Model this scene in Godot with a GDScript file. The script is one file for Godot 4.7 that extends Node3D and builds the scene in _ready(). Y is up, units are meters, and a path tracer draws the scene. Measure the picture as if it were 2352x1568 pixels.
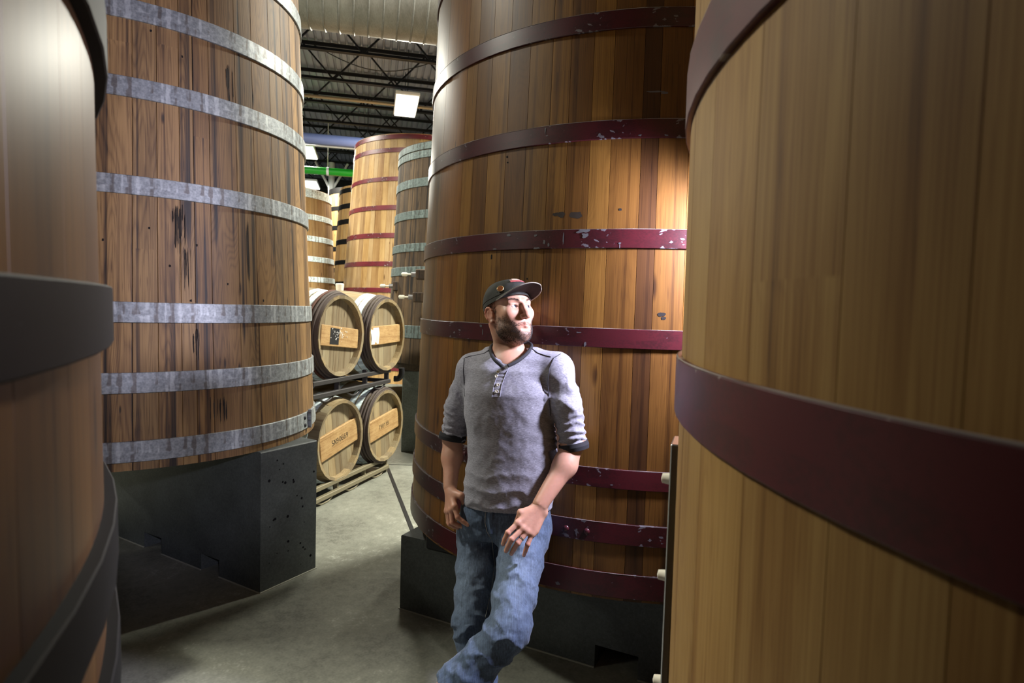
extends Node3D
# eye at EYE above the floor; plan positions are (x to the right, d away from the eye)
const EYE := 1.587
const B1 := Vector3(0.974, 0, -0.225)   # the hall's own axes: along the trusses
const B2 := Vector3(-0.225, 0, -0.974)  # and down the hall
var M := {}
var names := {}
var rng := RandomNumberGenerator.new()

func _ready() -> void:
	rng.seed = 4711
	# ---------------------------------------------------------------- camera
	var cam := Camera3D.new()
	cam.name = "camera"
	cam.keep_aspect = Camera3D.KEEP_HEIGHT
	var at := CameraAttributesPhysical.new()
	at.frustum_focal_length = 21.193
	at.frustum_focus_distance = 2.35
	at.exposure_aperture = 5.6
	at.frustum_near = 0.02
	at.frustum_far = 100.0
	cam.attributes = at
	cam.fov = 59.06
	cam.transform = Transform3D(Basis(Vector3.RIGHT, -0.05356) * Basis(Vector3(0, 0, 1), 0.0294), Vector3(0, EYE, 0))
	add_child(cam)
	cam.current = true
	# ---------------------------------------------------------------- sky, exposure
	var we := WorldEnvironment.new()
	we.name = "environment"
	var env := Environment.new()
	env.background_mode = Environment.BG_COLOR
	env.background_color = Color(0.02, 0.02, 0.022)
	env.ambient_light_source = Environment.AMBIENT_SOURCE_BG
	env.tonemap_mode = Environment.TONE_MAPPER_LINEAR
	env.tonemap_exposure = 1.0
	env.sdfgi_enabled = true
	env.ssao_enabled = true
	env.ssil_enabled = true
	we.environment = env
	add_child(we)
	materials()
	# ---------------------------------------------------------------- the hall's lamps, and the photographer's strobe
	for l in LAMPS:
		hall_lamp(l)
	strobe("photographer's strobe lamp on a thin stand in the gap between the two big golden tanks", Vector3(1.04, EYE + 0.40, -2.01), Vector3(-0.30, EYE - 0.18, -2.08), 56.0, 0.6, 7.8)
	strobe("photographer's second strobe lamp on a stand beside the closest golden tank, behind the viewer", Vector3(0.50, EYE + 0.55, 0.75), Vector3(-1.9, EYE + 0.30, -2.9), 25.0, 0.5, 6.0)
	# ---------------------------------------------------------------- building, tanks, barrels, man
	room()
	tanks()
	plinths()
	barrel_racks()
	person()

# [x, distance from the eye, height, energy]
const LAMPS := [
	[-2.35, 12.8, 5.75, 70.0, "large glowing hall lamp hung just over the red-hooped pale tank"],
	[-5.65, 16.4, 5.62, 60.0, "glowing hall lamp hung between the blue pipe and the green pipe"],
	[-6.8, 20.2, 5.5, 30.0, "small far glowing hall lamp hung just under the green pipe"],
	[-0.9, 5.8, 5.9, 12.0, "hall lamp above the barrel racks, out of sight over the aisle"],
	[2.8, 6.5, 5.9, 170.0, "strong hall lamp out of sight behind the maroon-hooped tank"],
	[-4.5, 3.2, 5.9, 80.0, "hall lamp out of sight above and beyond the grey-hooped tank"],
	[-12.0, -1.3, 5.9, 24.0, "hall lamp out of sight far beyond the closest dark brown tank"],
	[-5.5, 9.5, 5.9, 60.0, "hall lamp out of sight over the small tan tank"],
	[1.5, 9.3, 5.9, 45.0, "hall lamp out of sight behind the dark grey tank with clamps"],
]

# ==================================================================== helpers
func numbered(called: String) -> String:
	if not names.has(called):
		names[called] = 0
		return called
	names[called] += 1
	return "%s_%03d" % [called, names[called]]

func tag(o: Node, label := "", category := "", group := "", kind := "") -> Node:
	if label: o.set_meta("label", label)
	if category: o.set_meta("category", category)
	if group: o.set_meta("group", group)
	if kind: o.set_meta("kind", kind)
	return o

func thing(called: String, label: String, category: String, pos := Vector3.ZERO, turn := 0.0, group := "") -> Node3D:
	var o := Node3D.new()
	o.name = numbered(called)
	o.position = pos
	o.rotation.y = turn
	add_child(o)
	tag(o, label, category, group)
	return o

func put(called: String, mesh: Mesh, mat: Material, parent: Node = null, xf := Transform3D.IDENTITY) -> MeshInstance3D:
	var o := MeshInstance3D.new()
	o.mesh = mesh
	o.material_override = mat
	o.transform = xf
	o.cast_shadow = GeometryInstance3D.SHADOW_CASTING_SETTING_ON
	if parent == null:
		o.name = numbered(called)
		add_child(o)
	else:
		o.name = called
		parent.add_child(o, true)
	return o

func at_plan(x: float, h: float, d: float) -> Vector3:
	return Vector3(x, EYE + h, -d)

func hall(b1: float, y: float, b2: float) -> Vector3:
	return B1 * b1 + B2 * b2 + Vector3(0, y, 0)

func basis_to(dir: Vector3, up := Vector3.UP) -> Basis:  # local z along dir
	var z := dir.normalized()
	if absf(z.dot(up)) > 0.99: up = Vector3.RIGHT
	var x := up.cross(z).normalized()
	return Basis(x, z.cross(x), z)

# collects triangles
class Soup:
	var v := PackedVector3Array()
	var n := PackedVector3Array()
	var uv := PackedVector2Array()
	var c := PackedColorArray()
	func tri(a: Vector3, b: Vector3, d: Vector3, ua := Vector2.ZERO, ub := Vector2.ZERO, ud := Vector2.ZERO) -> void:
		var nn := (d - a).cross(b - a).normalized()
		v.append(a); v.append(b); v.append(d)
		n.append(nn); n.append(nn); n.append(nn)
		uv.append(ua); uv.append(ub); uv.append(ud)
	func quad(a: Vector3, b: Vector3, d: Vector3, e: Vector3, ua := Vector2(0, 0), ub := Vector2(1, 0), ud := Vector2(1, 1), ue := Vector2(0, 1)) -> void:
		tri(a, b, d, ua, ub, ud)
		tri(a, d, e, ua, ud, ue)
	func quad_n(a: Vector3, b: Vector3, d: Vector3, e: Vector3, na: Vector3, nb: Vector3, nd: Vector3, ne: Vector3, ua: Vector2, ub: Vector2, ud: Vector2, ue: Vector2) -> void:
		for t in [[a, na, ua], [b, nb, ub], [d, nd, ud], [a, na, ua], [d, nd, ud], [e, ne, ue]]:
			v.append(t[0]); n.append(t[1]); uv.append(t[2])
	func box(lo: Vector3, hi: Vector3, xf := Transform3D.IDENTITY, ch := 0.0, us := 1.0) -> void:
		var ctr := (lo + hi) * 0.5
		var h := (hi - lo) * 0.5
		for ax in 3:
			for s in [-1.0, 1.0]:
				var nn := Vector3.ZERO; nn[ax] = s
				var u := Vector3.ZERO; u[(ax + 1) % 3] = 1.0
				var w := Vector3.ZERO; w[(ax + 2) % 3] = s
				var hu: float = h[(ax + 1) % 3] - ch
				var hw: float = h[(ax + 2) % 3] - ch
				var o := ctr + nn * h[ax]
				var p := [xf * (o - u * hu - w * hw), xf * (o + u * hu - w * hw), xf * (o + u * hu + w * hw), xf * (o - u * hu + w * hw)]
				quad(p[0], p[3], p[2], p[1], Vector2(0, 0), Vector2(0, hw * 2) * us, Vector2(hu * 2, hw * 2) * us, Vector2(hu * 2, 0) * us)
		if ch <= 0.0: return
		for ax in 3:
			var b1 := (ax + 1) % 3
			var b2 := (ax + 2) % 3
			for s1 in [-1.0, 1.0]:
				for s2 in [-1.0, 1.0]:
					var q := []
					for e in [[1, 0, -1], [0, 1, -1], [0, 1, 1], [1, 0, 1]]:
						var r := Vector3.ZERO
						r[b1] = s1 * (h[b1] - (ch if e[0] == 0 else 0.0))
						r[b2] = s2 * (h[b2] - (ch if e[1] == 0 else 0.0))
						r[ax] = float(e[2]) * (h[ax] - ch)
						q.append(xf * (ctr + r))
					if s1 * s2 > 0: quad(q[0], q[3], q[2], q[1])
					else: quad(q[0], q[1], q[2], q[3])
		for sx in [-1.0, 1.0]:
			for sy in [-1.0, 1.0]:
				for sz in [-1.0, 1.0]:
					var g := Vector3(sx, sy, sz)
					var a := xf * (ctr + g * (h - Vector3(0, ch, ch)))
					var b := xf * (ctr + g * (h - Vector3(ch, 0, ch)))
					var d := xf * (ctr + g * (h - Vector3(ch, ch, 0)))
					if sx * sy * sz > 0: tri(a, d, b)
					else: tri(a, b, d)
	# tube round a path; radii per point
	func tube(pts: Array, rad: Array, sides := 10, caps := true) -> void:
		var rings := []
		var fr := Vector3.ZERO
		for i in pts.size():
			var t: Vector3 = (pts[mini(i + 1, pts.size() - 1)] - pts[maxi(i - 1, 0)]).normalized()
			if i == 0:
				fr = t.cross(Vector3.UP if absf(t.y) < 0.9 else Vector3.RIGHT).normalized()
			else:
				fr = (fr - t * fr.dot(t)).normalized()
			var g := t.cross(fr)
			var ring := []
			for k in sides + 1:
				var a := TAU * k / sides
				var dir := fr * cos(a) + g * sin(a)
				ring.append([pts[i] + dir * rad[i], dir])
			rings.append(ring)
		var L := 0.0
		for i in pts.size() - 1:
			var l1: float = L + (pts[i + 1] - pts[i]).length()
			for k in sides:
				var a = rings[i][k]; var b = rings[i][k + 1]; var d = rings[i + 1][k + 1]; var e = rings[i + 1][k]
				quad_n(a[0], e[0], d[0], b[0], a[1], e[1], d[1], b[1], Vector2(k / float(sides), L), Vector2(k / float(sides), l1), Vector2((k + 1) / float(sides), l1), Vector2((k + 1) / float(sides), L))
			L = l1
		if caps:
			for e in [0, pts.size() - 1]:
				for k in sides:
					var a: Vector3 = rings[e][k][0]; var b: Vector3 = rings[e][k + 1][0]
					if e == 0: tri(pts[e], a, b)
					else: tri(pts[e], b, a)
	# lathe round local y: profile of [radius, y]; smooth unless flat
	func lathe(prof: Array, sides := 24, xf := Transform3D.IDENTITY, smooth := true) -> void:
		for i in prof.size() - 1:
			var p: Vector2 = prof[i]; var q: Vector2 = prof[i + 1]
			var dn := Vector2(q.y - p.y, p.x - q.x).normalized()
			for k in sides:
				var a0 := TAU * k / sides; var a1 := TAU * (k + 1) / sides
				var d0 := Vector3(cos(a0), 0, sin(a0)); var d1 := Vector3(cos(a1), 0, sin(a1))
				var A := xf * (d0 * p.x + Vector3(0, p.y, 0)); var Bq := xf * (d1 * p.x + Vector3(0, p.y, 0))
				var C := xf * (d1 * q.x + Vector3(0, q.y, 0)); var D := xf * (d0 * q.x + Vector3(0, q.y, 0))
				var n0 := (xf.basis * (d0 * dn.x + Vector3(0, dn.y, 0))).normalized(); var n1 := (xf.basis * (d1 * dn.x + Vector3(0, dn.y, 0))).normalized()
				quad_n(A, Bq, C, D, n0, n1, n1, n0, Vector2(k / float(sides), p.y), Vector2((k + 1) / float(sides), p.y), Vector2((k + 1) / float(sides), q.y), Vector2(k / float(sides), q.y))
	func mesh() -> ArrayMesh:
		var arr := []
		arr.resize(Mesh.ARRAY_MAX)
		arr[Mesh.ARRAY_VERTEX] = v
		arr[Mesh.ARRAY_NORMAL] = n
		arr[Mesh.ARRAY_TEX_UV] = uv
		if c.size() == v.size() and c.size() > 0: arr[Mesh.ARRAY_COLOR] = c
		var m := ArrayMesh.new()
		m.add_surface_from_arrays(Mesh.PRIMITIVE_TRIANGLES, arr)
		return m

func box_mesh(size: Vector3, ch := 0.004) -> ArrayMesh:
	var s := Soup.new()
	s.box(-size * 0.5, size * 0.5, Transform3D.IDENTITY, ch)
	return s.mesh()

func beam(called: String, a: Vector3, b: Vector3, w: float, h: float, mat: Material, parent: Node, ch := 0.003) -> MeshInstance3D:
	var s := Soup.new()
	var l := (b - a).length()
	s.box(Vector3(-w / 2, -h / 2, 0), Vector3(w / 2, h / 2, l), Transform3D(basis_to(b - a), a), ch)
	return put(called, s.mesh(), mat, parent)

# ==================================================================== textures and materials
func noise_bytes(w: int, h: int, from_w: int, from_h: int, freq: float, sd: int, type := FastNoiseLite.TYPE_SIMPLEX_SMOOTH, oct := 1) -> PackedByteArray:
	var f := FastNoiseLite.new()
	f.noise_type = type
	f.seed = sd
	f.frequency = freq
	f.fractal_type = FastNoiseLite.FRACTAL_FBM if oct > 1 else FastNoiseLite.FRACTAL_NONE
	f.fractal_octaves = oct
	var im := f.get_seamless_image(from_w, from_h)
	im.convert(Image.FORMAT_L8)
	if from_w != w or from_h != h: im.resize(w, h, Image.INTERPOLATE_CUBIC)
	return im.get_data()

func lut(stops: Array) -> PackedColorArray:   # [[t, Color], ...] -> 256 colours
	var o := PackedColorArray()
	for i in 256:
		var t := i / 255.0
		var k := 0
		while k < stops.size() - 2 and t > stops[k + 1][0]: k += 1
		var a: Array = stops[k]; var b: Array = stops[k + 1]
		o.append(a[1].lerp(b[1], clampf((t - a[0]) / (b[0] - a[0]), 0, 1)))
	return o

# boards side by side: 1.2 m across, 4 m tall
func wood_image(sd: int, stops: Array, figure: int, stain: int, knots: int, grain: int) -> Image:
	var w := 1024
	var h := 1024
	var fine := noise_bytes(w, h, w, 24, 0.30, sd)
	var mid := noise_bytes(w, h, w, 32, 0.05, sd + 1, FastNoiseLite.TYPE_SIMPLEX_SMOOTH, 2)
	var blot := noise_bytes(w, h, 256, 256, 0.02, sd + 2, FastNoiseLite.TYPE_SIMPLEX_SMOOTH, 3)
	var warp := noise_bytes(w, h, 256, 64, 0.025, sd + 3, FastNoiseLite.TYPE_SIMPLEX_SMOOTH, 2)
	var pore := noise_bytes(w, h, w, 100, 0.45, sd + 4, FastNoiseLite.TYPE_VALUE)
	var drip := noise_bytes(w, h, 512, 16, 0.035, sd + 5, FastNoiseLite.TYPE_SIMPLEX_SMOOTH, 3)
	var L := lut(stops)
	var R := PackedByteArray(); var G := PackedByteArray(); var Bb := PackedByteArray()
	for i in 256:
		R.append(int(L[i].r * 255)); G.append(int(L[i].g * 255)); Bb.append(int(L[i].b * 255))
	var ring := PackedInt32Array()
	for i in 256:
		var s := 0.5 + 0.5 * sin(TAU * i / 256.0)
		ring.append(int(255.0 * pow(s, 0.45)) - 190)
	var val := PackedInt32Array()
	val.resize(w * h)
	for y in h:
		var row := y * w
		for x in w:
			var i := row + x
			var t := 128 + (fine[i] - 128) * grain / 32 + (mid[i] - 128) * grain / 48 + (blot[i] - 128) / 4 + ring[(x * 9 + warp[i] * 13) & 255] * figure / 64
			if pore[i] > 192: t -= (pore[i] - 192) * 3 / 4
			if drip[i] > 172: t -= (drip[i] - 172) * stain / 16
			val[i] = t
	var kr := RandomNumberGenerator.new(); kr.seed = sd
	for k in knots:
		var cx := kr.randi_range(0, w - 1); var cy := kr.randi_range(20, h - 20); var rr := kr.randf_range(3.0, 9.0)
		for dy in range(-18, 19):
			for dx in range(-14, 15):
				var q := Vector2(dx, dy * 0.8).length()
				if q < rr * 1.5: val[(cy + dy) * w + posmod(cx + dx, w)] -= int(90.0 * clampf(1.5 - q / rr, 0, 1))
	var out := PackedByteArray()
	out.resize(w * h * 3)
	var j := 0
	for i in w * h:
		var t := clampi(val[i], 0, 255)
		out[j] = R[t]; out[j + 1] = G[t]; out[j + 2] = Bb[t]
		j += 3
	return Image.create_from_data(w, h, false, Image.FORMAT_RGB8, out)

func tex(im: Image) -> ImageTexture:
	im.generate_mipmaps()
	return ImageTexture.create_from_image(im)

func bump(im: Image, amount: float) -> ImageTexture:
	var b := im.duplicate() as Image
	b.clear_mipmaps()
	b.convert(Image.FORMAT_RGBA8)
	b.bump_map_to_normal_map(amount)
	return tex(b)

func std(albedo: Color, rough := 0.7, metal := 0.0, t: Texture2D = null, nrm: Texture2D = null, ns := 1.0) -> StandardMaterial3D:
	var m := StandardMaterial3D.new()
	m.albedo_color = albedo
	m.roughness = rough
	m.metallic = metal
	if t: m.albedo_texture = t
	if nrm:
		m.normal_enabled = true
		m.normal_texture = nrm
		m.normal_scale = ns
	return m

func tri_scale(m: StandardMaterial3D, s: float, world := false) -> StandardMaterial3D:
	m.uv1_triplanar = true
	m.uv1_world_triplanar = world
	m.uv1_scale = Vector3.ONE * s
	return m

func speckle_image(w: int, h: int, sd: int, stops: Array, f1: float, f2: float, a1: int, a2: int, a3: int) -> Image:
	var n1 := noise_bytes(w, h, w / 2, h / 2, f1, sd, FastNoiseLite.TYPE_SIMPLEX_SMOOTH, 4)
	var n2 := noise_bytes(w, h, w, h, f2, sd + 1, FastNoiseLite.TYPE_SIMPLEX_SMOOTH, 2)
	var n3 := noise_bytes(w, h, w, h, 0.6, sd + 2, FastNoiseLite.TYPE_VALUE)
	var L := lut(stops)
	var out := PackedByteArray(); out.resize(w * h * 3)
	for i in w * h:
		var t := clampi(128 + ((n1[i] - 128) * a1 + (n2[i] - 128) * a2 + (n3[i] - 128) * a3) / 16, 0, 255)
		var cc := L[t]
		out[i * 3] = int(cc.r * 255); out[i * 3 + 1] = int(cc.g * 255); out[i * 3 + 2] = int(cc.b * 255)
	return Image.create_from_data(w, h, false, Image.FORMAT_RGB8, out)

# painted hoop: 1.6 m long, one hoop width tall; chips show the primer, more of them along the edges
func hoop_paint(sd: int, paint: Color, chip: Color, much: float) -> Image:
	var w := 1024; var h := 64
	var n1 := noise_bytes(w, h, w, h, 0.035, sd, FastNoiseLite.TYPE_SIMPLEX_SMOOTH, 4)
	var n2 := noise_bytes(w, h, w, h, 0.008, sd + 1, FastNoiseLite.TYPE_SIMPLEX_SMOOTH, 2)
	var n3 := noise_bytes(w, h, w, h, 0.3, sd + 2, FastNoiseLite.TYPE_VALUE)
	var im := Image.create(w, h, false, Image.FORMAT_RGB8)
	for y in h:
		var e := absf(y / 31.5 - 1.0)
		var edge := pow(e, 8.0) * 60.0
		for x in w:
			var i := y * w + x
			var q: float = n1[i] + edge + (n2[i] - 128) * 0.55
			var c := paint.darkened(clampf((n3[i] - 128) / 900.0 + (n2[i] - 128) / 500.0, -0.1, 0.3))
			if q > 214.0 - much: c = c.lerp(chip, clampf((q - 214.0 + much) / 6.0, 0, 1))
			im.set_pixel(x, y, c)
	return im

# galvanised hoop with run-down stains
func hoop_zinc(sd: int, light: Color, dark: Color) -> Image:
	var w := 1024; var h := 64
	var sp := noise_bytes(w, h, w, h, 0.16, sd, FastNoiseLite.TYPE_CELLULAR)
	var n2 := noise_bytes(w, h, w, h, 0.05, sd + 1, FastNoiseLite.TYPE_SIMPLEX_SMOOTH, 3)
	var dr := noise_bytes(w, h, w, 8, 0.026, sd + 2, FastNoiseLite.TYPE_SIMPLEX_SMOOTH, 4)
	var im := Image.create(w, h, false, Image.FORMAT_RGB8)
	var rust := Color(0.20, 0.15, 0.12)
	var white := Color(0.82, 0.84, 0.84)
	for y in h:
		for x in w:
			var i := y * w + x
			var t := 0.5 + (sp[i] - 128) / 420.0 + (n2[i] - 128) / 300.0
			var c := dark.lerp(light, clampf(t, 0, 1))
			if dr[i] > 168: c = c.lerp(rust, clampf((dr[i] - 168) / 90.0, 0, 0.42))
			elif dr[i] < 92: c = c.lerp(white, clampf((92 - dr[i]) / 90.0, 0, 0.4))
			im.set_pixel(x, y, c)
	return im

func tints(base: StandardMaterial3D, list: Array) -> Array:
	var o := []
	for c in list:
		var m := base.duplicate() as StandardMaterial3D
		m.albedo_color = c
		o.append(m)
	return o

func materials() -> void:
	var oak := wood_image(11, [[0.0, Color(0.12, 0.09, 0.065)], [0.3, Color(0.37, 0.28, 0.19)], [0.55, Color(0.56, 0.455, 0.325)], [1.0, Color(0.70, 0.595, 0.45)]], 8, 30, 20, 5)
	var gold := wood_image(57, [[0.0, Color(0.20, 0.12, 0.05)], [0.3, Color(0.43, 0.315, 0.16)], [0.55, Color(0.58, 0.45, 0.255)], [1.0, Color(0.72, 0.58, 0.36)]], 4, 14, 12, 5)
	var fair := wood_image(91, [[0.0, Color(0.36, 0.25, 0.14)], [0.3, Color(0.66, 0.51, 0.31)], [0.55, Color(0.83, 0.70, 0.48)], [1.0, Color(0.93, 0.84, 0.65)]], 4, 10, 10, 5)
	var ot := tex(oak); var gt := tex(gold); var ft := tex(fair)
	var on := bump(oak, 2.0); var gn := bump(gold, 1.0)
	var g := func(a, b, c): return Color(a, b, c)
	M.oak = tints(std(Color.WHITE, 0.62, 0, ot, on, 0.5), [Color(0.97, 0.94, 0.82), Color(0.86, 0.83, 0.72), Color(1.0, 0.96, 0.84), Color(0.90, 0.84, 0.70), Color(0.80, 0.75, 0.64)])
	var gm := std(Color.WHITE, 0.46, 0, gt, gn, 0.35)
	gm.clearcoat_enabled = true; gm.clearcoat = 0.15; gm.clearcoat_roughness = 0.35
	gm.metallic_specular = 0.4
	M.gold = tints(gm, [Color(0.90, 0.84, 0.68), Color(0.82, 0.77, 0.63), Color(0.97, 0.90, 0.74), Color(0.72, 0.64, 0.50), Color(0.90, 0.78, 0.58)])
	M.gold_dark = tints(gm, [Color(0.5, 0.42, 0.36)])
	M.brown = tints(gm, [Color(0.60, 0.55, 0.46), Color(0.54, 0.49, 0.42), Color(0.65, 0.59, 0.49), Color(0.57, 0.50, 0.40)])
	var nm := gm.duplicate() as StandardMaterial3D
	nm.roughness = 0.58; nm.clearcoat_enabled = false
	nm.metallic_specular = 0.3
	nm.albedo_texture = ft
	M.near = tints(nm, [Color(0.63, 0.60, 0.53), Color(0.61, 0.575, 0.50), Color(0.65, 0.615, 0.54), Color(0.62, 0.58, 0.495)])
	var pm := gm.duplicate() as StandardMaterial3D
	pm.albedo_texture = ft
	M.pale = tints(pm, [Color(0.90, 0.90, 0.95), Color(0.82, 0.81, 0.86), Color(0.92, 0.90, 0.88), Color(0.80, 0.75, 0.72)])
	M.grey_oak = tints(std(Color.WHITE, 0.7, 0, ot, on, 0.4), [Color(0.62, 0.62, 0.62), Color(0.54, 0.53, 0.52), Color(0.7, 0.69, 0.66)])
	M.tan_oak = tints(std(Color.WHITE, 0.65, 0, ft, gn, 0.3), [Color(0.74, 0.72, 0.70), Color(0.68, 0.64, 0.62), Color(0.78, 0.75, 0.70)])
	M.barrel_oak = tints(std(Color.WHITE, 0.75, 0, ft, gn, 0.4), [Color(0.66, 0.72, 0.82), Color(0.58, 0.62, 0.70), Color(0.70, 0.74, 0.80)])
	M.bar_oak = std(Color(0.82, 0.80, 0.78), 0.7, 0, ft, gn, 0.3)
	var mp := hoop_paint(5, Color(0.235, 0.055, 0.085), Color(0.40, 0.39, 0.41), -9.0)
	M.maroon = std(Color.WHITE, 0.36, 0.0, tex(mp))
	var bp := hoop_paint(9, Color(0.055, 0.05, 0.05), Color(0.2, 0.19, 0.18), -70.0)
	M.maroon_near = std(Color.WHITE, 0.4, 0.0, tex(hoop_paint(6, Color(0.235, 0.055, 0.085), Color(0.45, 0.42, 0.40), -45.0)))
	M.maroon_plain = std(Color(0.27, 0.09, 0.12), 0.4)
	M.red_hoop = std(Color(1.55, 1.5, 1.45), 0.4, 0.0, M.maroon.albedo_texture)
	M.black_hoop = std(Color.WHITE, 0.6, 0.0, tex(bp))
	M.black_hoop.metallic_specular = 0.3
	var zi := hoop_zinc(21, Color(0.62, 0.64, 0.64), Color(0.44, 0.46, 0.47))
	M.zinc = std(Color.WHITE, 0.5, 0.3, tex(zi))
	M.zinc_pale = std(Color(1.5, 1.56, 1.56), 0.55, 0.0, M.zinc.albedo_texture)
	M.zinc_green = std(Color(0.72, 0.78, 0.76), 0.55, 0.2, M.zinc.albedo_texture)
	var fl := speckle_image(1024, 1024, 31, [[0.0, Color(0.30, 0.30, 0.27)], [0.4, Color(0.44, 0.445, 0.405)], [0.7, Color(0.50, 0.505, 0.46)], [1.0, Color(0.72, 0.72, 0.68)]], 0.012, 0.05, 8, 5, 5)
	M.floor = tri_scale(std(Color.WHITE, 0.55, 0, tex(fl), bump(fl, 0.6), 0.3), 0.25, true)
	var ct := speckle_image(512, 512, 41, [[0.0, Color(0.18, 0.19, 0.19)], [0.5, Color(0.28, 0.30, 0.295)], [1.0, Color(0.38, 0.40, 0.40)]], 0.015, 0.1, 6, 4, 5)
	M.plinth = tri_scale(std(Color.WHITE, 0.6, 0, tex(ct), bump(ct, 1.5), 0.5), 0.8)
	M.void = std(Color(0.02, 0.02, 0.02), 0.9)
	var du := speckle_image(512, 256, 51, [[0.0, Color(0.42, 0.42, 0.40)], [0.5, Color(0.56, 0.56, 0.54)], [1.0, Color(0.68, 0.68, 0.66)]], 0.01, 0.04, 8, 4, 6)
	M.duct = tri_scale(std(Color.WHITE, 0.5, 0.6, tex(du)), 0.6)
	M.deck = std(Color(0.56, 0.59, 0.67), 0.5, 0.25)
	M.steel_dark = std(Color(0.045, 0.05, 0.075), 0.55, 0.2)
	M.wall = std(Color(0.17, 0.175, 0.18), 0.8)
	M.pipe_blue = std(Color(0.33, 0.38, 0.55), 0.4)
	M.pipe_green = std(Color(0.05, 0.55, 0.10), 0.35)
	M.pipe_beige = std(Color(0.55, 0.50, 0.42), 0.5)
	M.white_paint = std(Color(0.78, 0.79, 0.80), 0.5)
	M.steel = std(Color(0.62, 0.62, 0.63), 0.3, 0.9)
	M.plastic_white = std(Color(0.85, 0.83, 0.76), 0.5)
	M.rubber = std(Color(0.03, 0.03, 0.03), 0.6)
	M.rack_tan = std(Color(0.46, 0.43, 0.34), 0.55, 0.1)
	M.rack_dark = std(Color(0.20, 0.19, 0.19), 0.55, 0.2)
	M.willow = std(Color(0.30, 0.16, 0.09), 0.75)
	M.bark = std(Color(0.27, 0.23, 0.21), 0.8)
	M.ink = std(Color(0.04, 0.035, 0.03), 0.9)
	M.label_black = std(Color(0.07, 0.07, 0.08), 0.6)
	M.paper = std(Color(0.86, 0.85, 0.82), 0.8)
	M.worn = std(Color(0.46, 0.42, 0.40), 0.6)
	M.smudge = std(Color(0.16, 0.125, 0.085), 0.8)
	M.smudge_dark = std(Color(0.07, 0.045, 0.03), 0.95)
	M.primer = std(Color(0.36, 0.36, 0.38), 0.6)
	M.sealant = std(Color(0.58, 0.58, 0.53), 0.8)
	M.stand_grey = tri_scale(std(Color(1.6, 1.6, 1.6), 0.6, 0, M.plinth.albedo_texture), 0.8)
	var lamp := std(Color.WHITE, 0.5)
	lamp.emission_enabled = true
	lamp.emission = Color(1.0, 1.0, 0.95)
	lamp.emission_energy_multiplier = 2.2
	M.lamp = lamp
	var fl2 := lamp.duplicate() as StandardMaterial3D
	fl2.emission = Color(0.93, 0.92, 1.0)
	fl2.emission_energy_multiplier = 2.0
	M.flash = fl2

# ==================================================================== lamps
func hall_lamp(l: Array) -> void:
	var p := Vector3(l[0], l[2], -l[1])
	var xf := Transform3D(Basis(B1, Vector3.UP, -B2), Vector3.ZERO)
	var lab: String = l[4]
	var grp := "glowing hall lamps in the gap between the tanks" if l[1] > 12.0 else "hall lamps out of sight"
	var t := thing("hall_lamp", lab, "lamp", p, 0.0, grp)
	t.transform.basis = xf.basis
	var s := Soup.new()
	s.box(Vector3(-0.24, 0.0, -0.68), Vector3(0.24, 0.07, 0.68), Transform3D.IDENTITY, 0.01)
	put("housing", s.mesh(), M.white_paint, t)
	var d := Soup.new()
	d.box(Vector3(-0.22, -0.03, -0.65), Vector3(0.22, -0.002, 0.65), Transform3D.IDENTITY, 0.008)
	put("glowing_diffuser", d.mesh(), M.lamp, t)
	for sx in [-0.6, 0.6]:
		beam("hanger_rod", Vector3(0, 0.07, sx), Vector3(0, 0.9, sx), 0.012, 0.012, M.steel_dark, t, 0.0)
	var a := AreaLight3D.new()
	a.name = "lamp_light"
	a.area_size = Vector2(0.44, 1.3)
	a.light_color = Color(1.0, 0.99, 0.93)
	a.light_energy = l[3]
	a.area_range = 40.0
	a.area_attenuation = 2.0
	a.shadow_enabled = true
	t.add_child(a)
	a.transform = Transform3D(Basis(Vector3.RIGHT, -PI / 2), Vector3(0, -0.045, 0))

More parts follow.
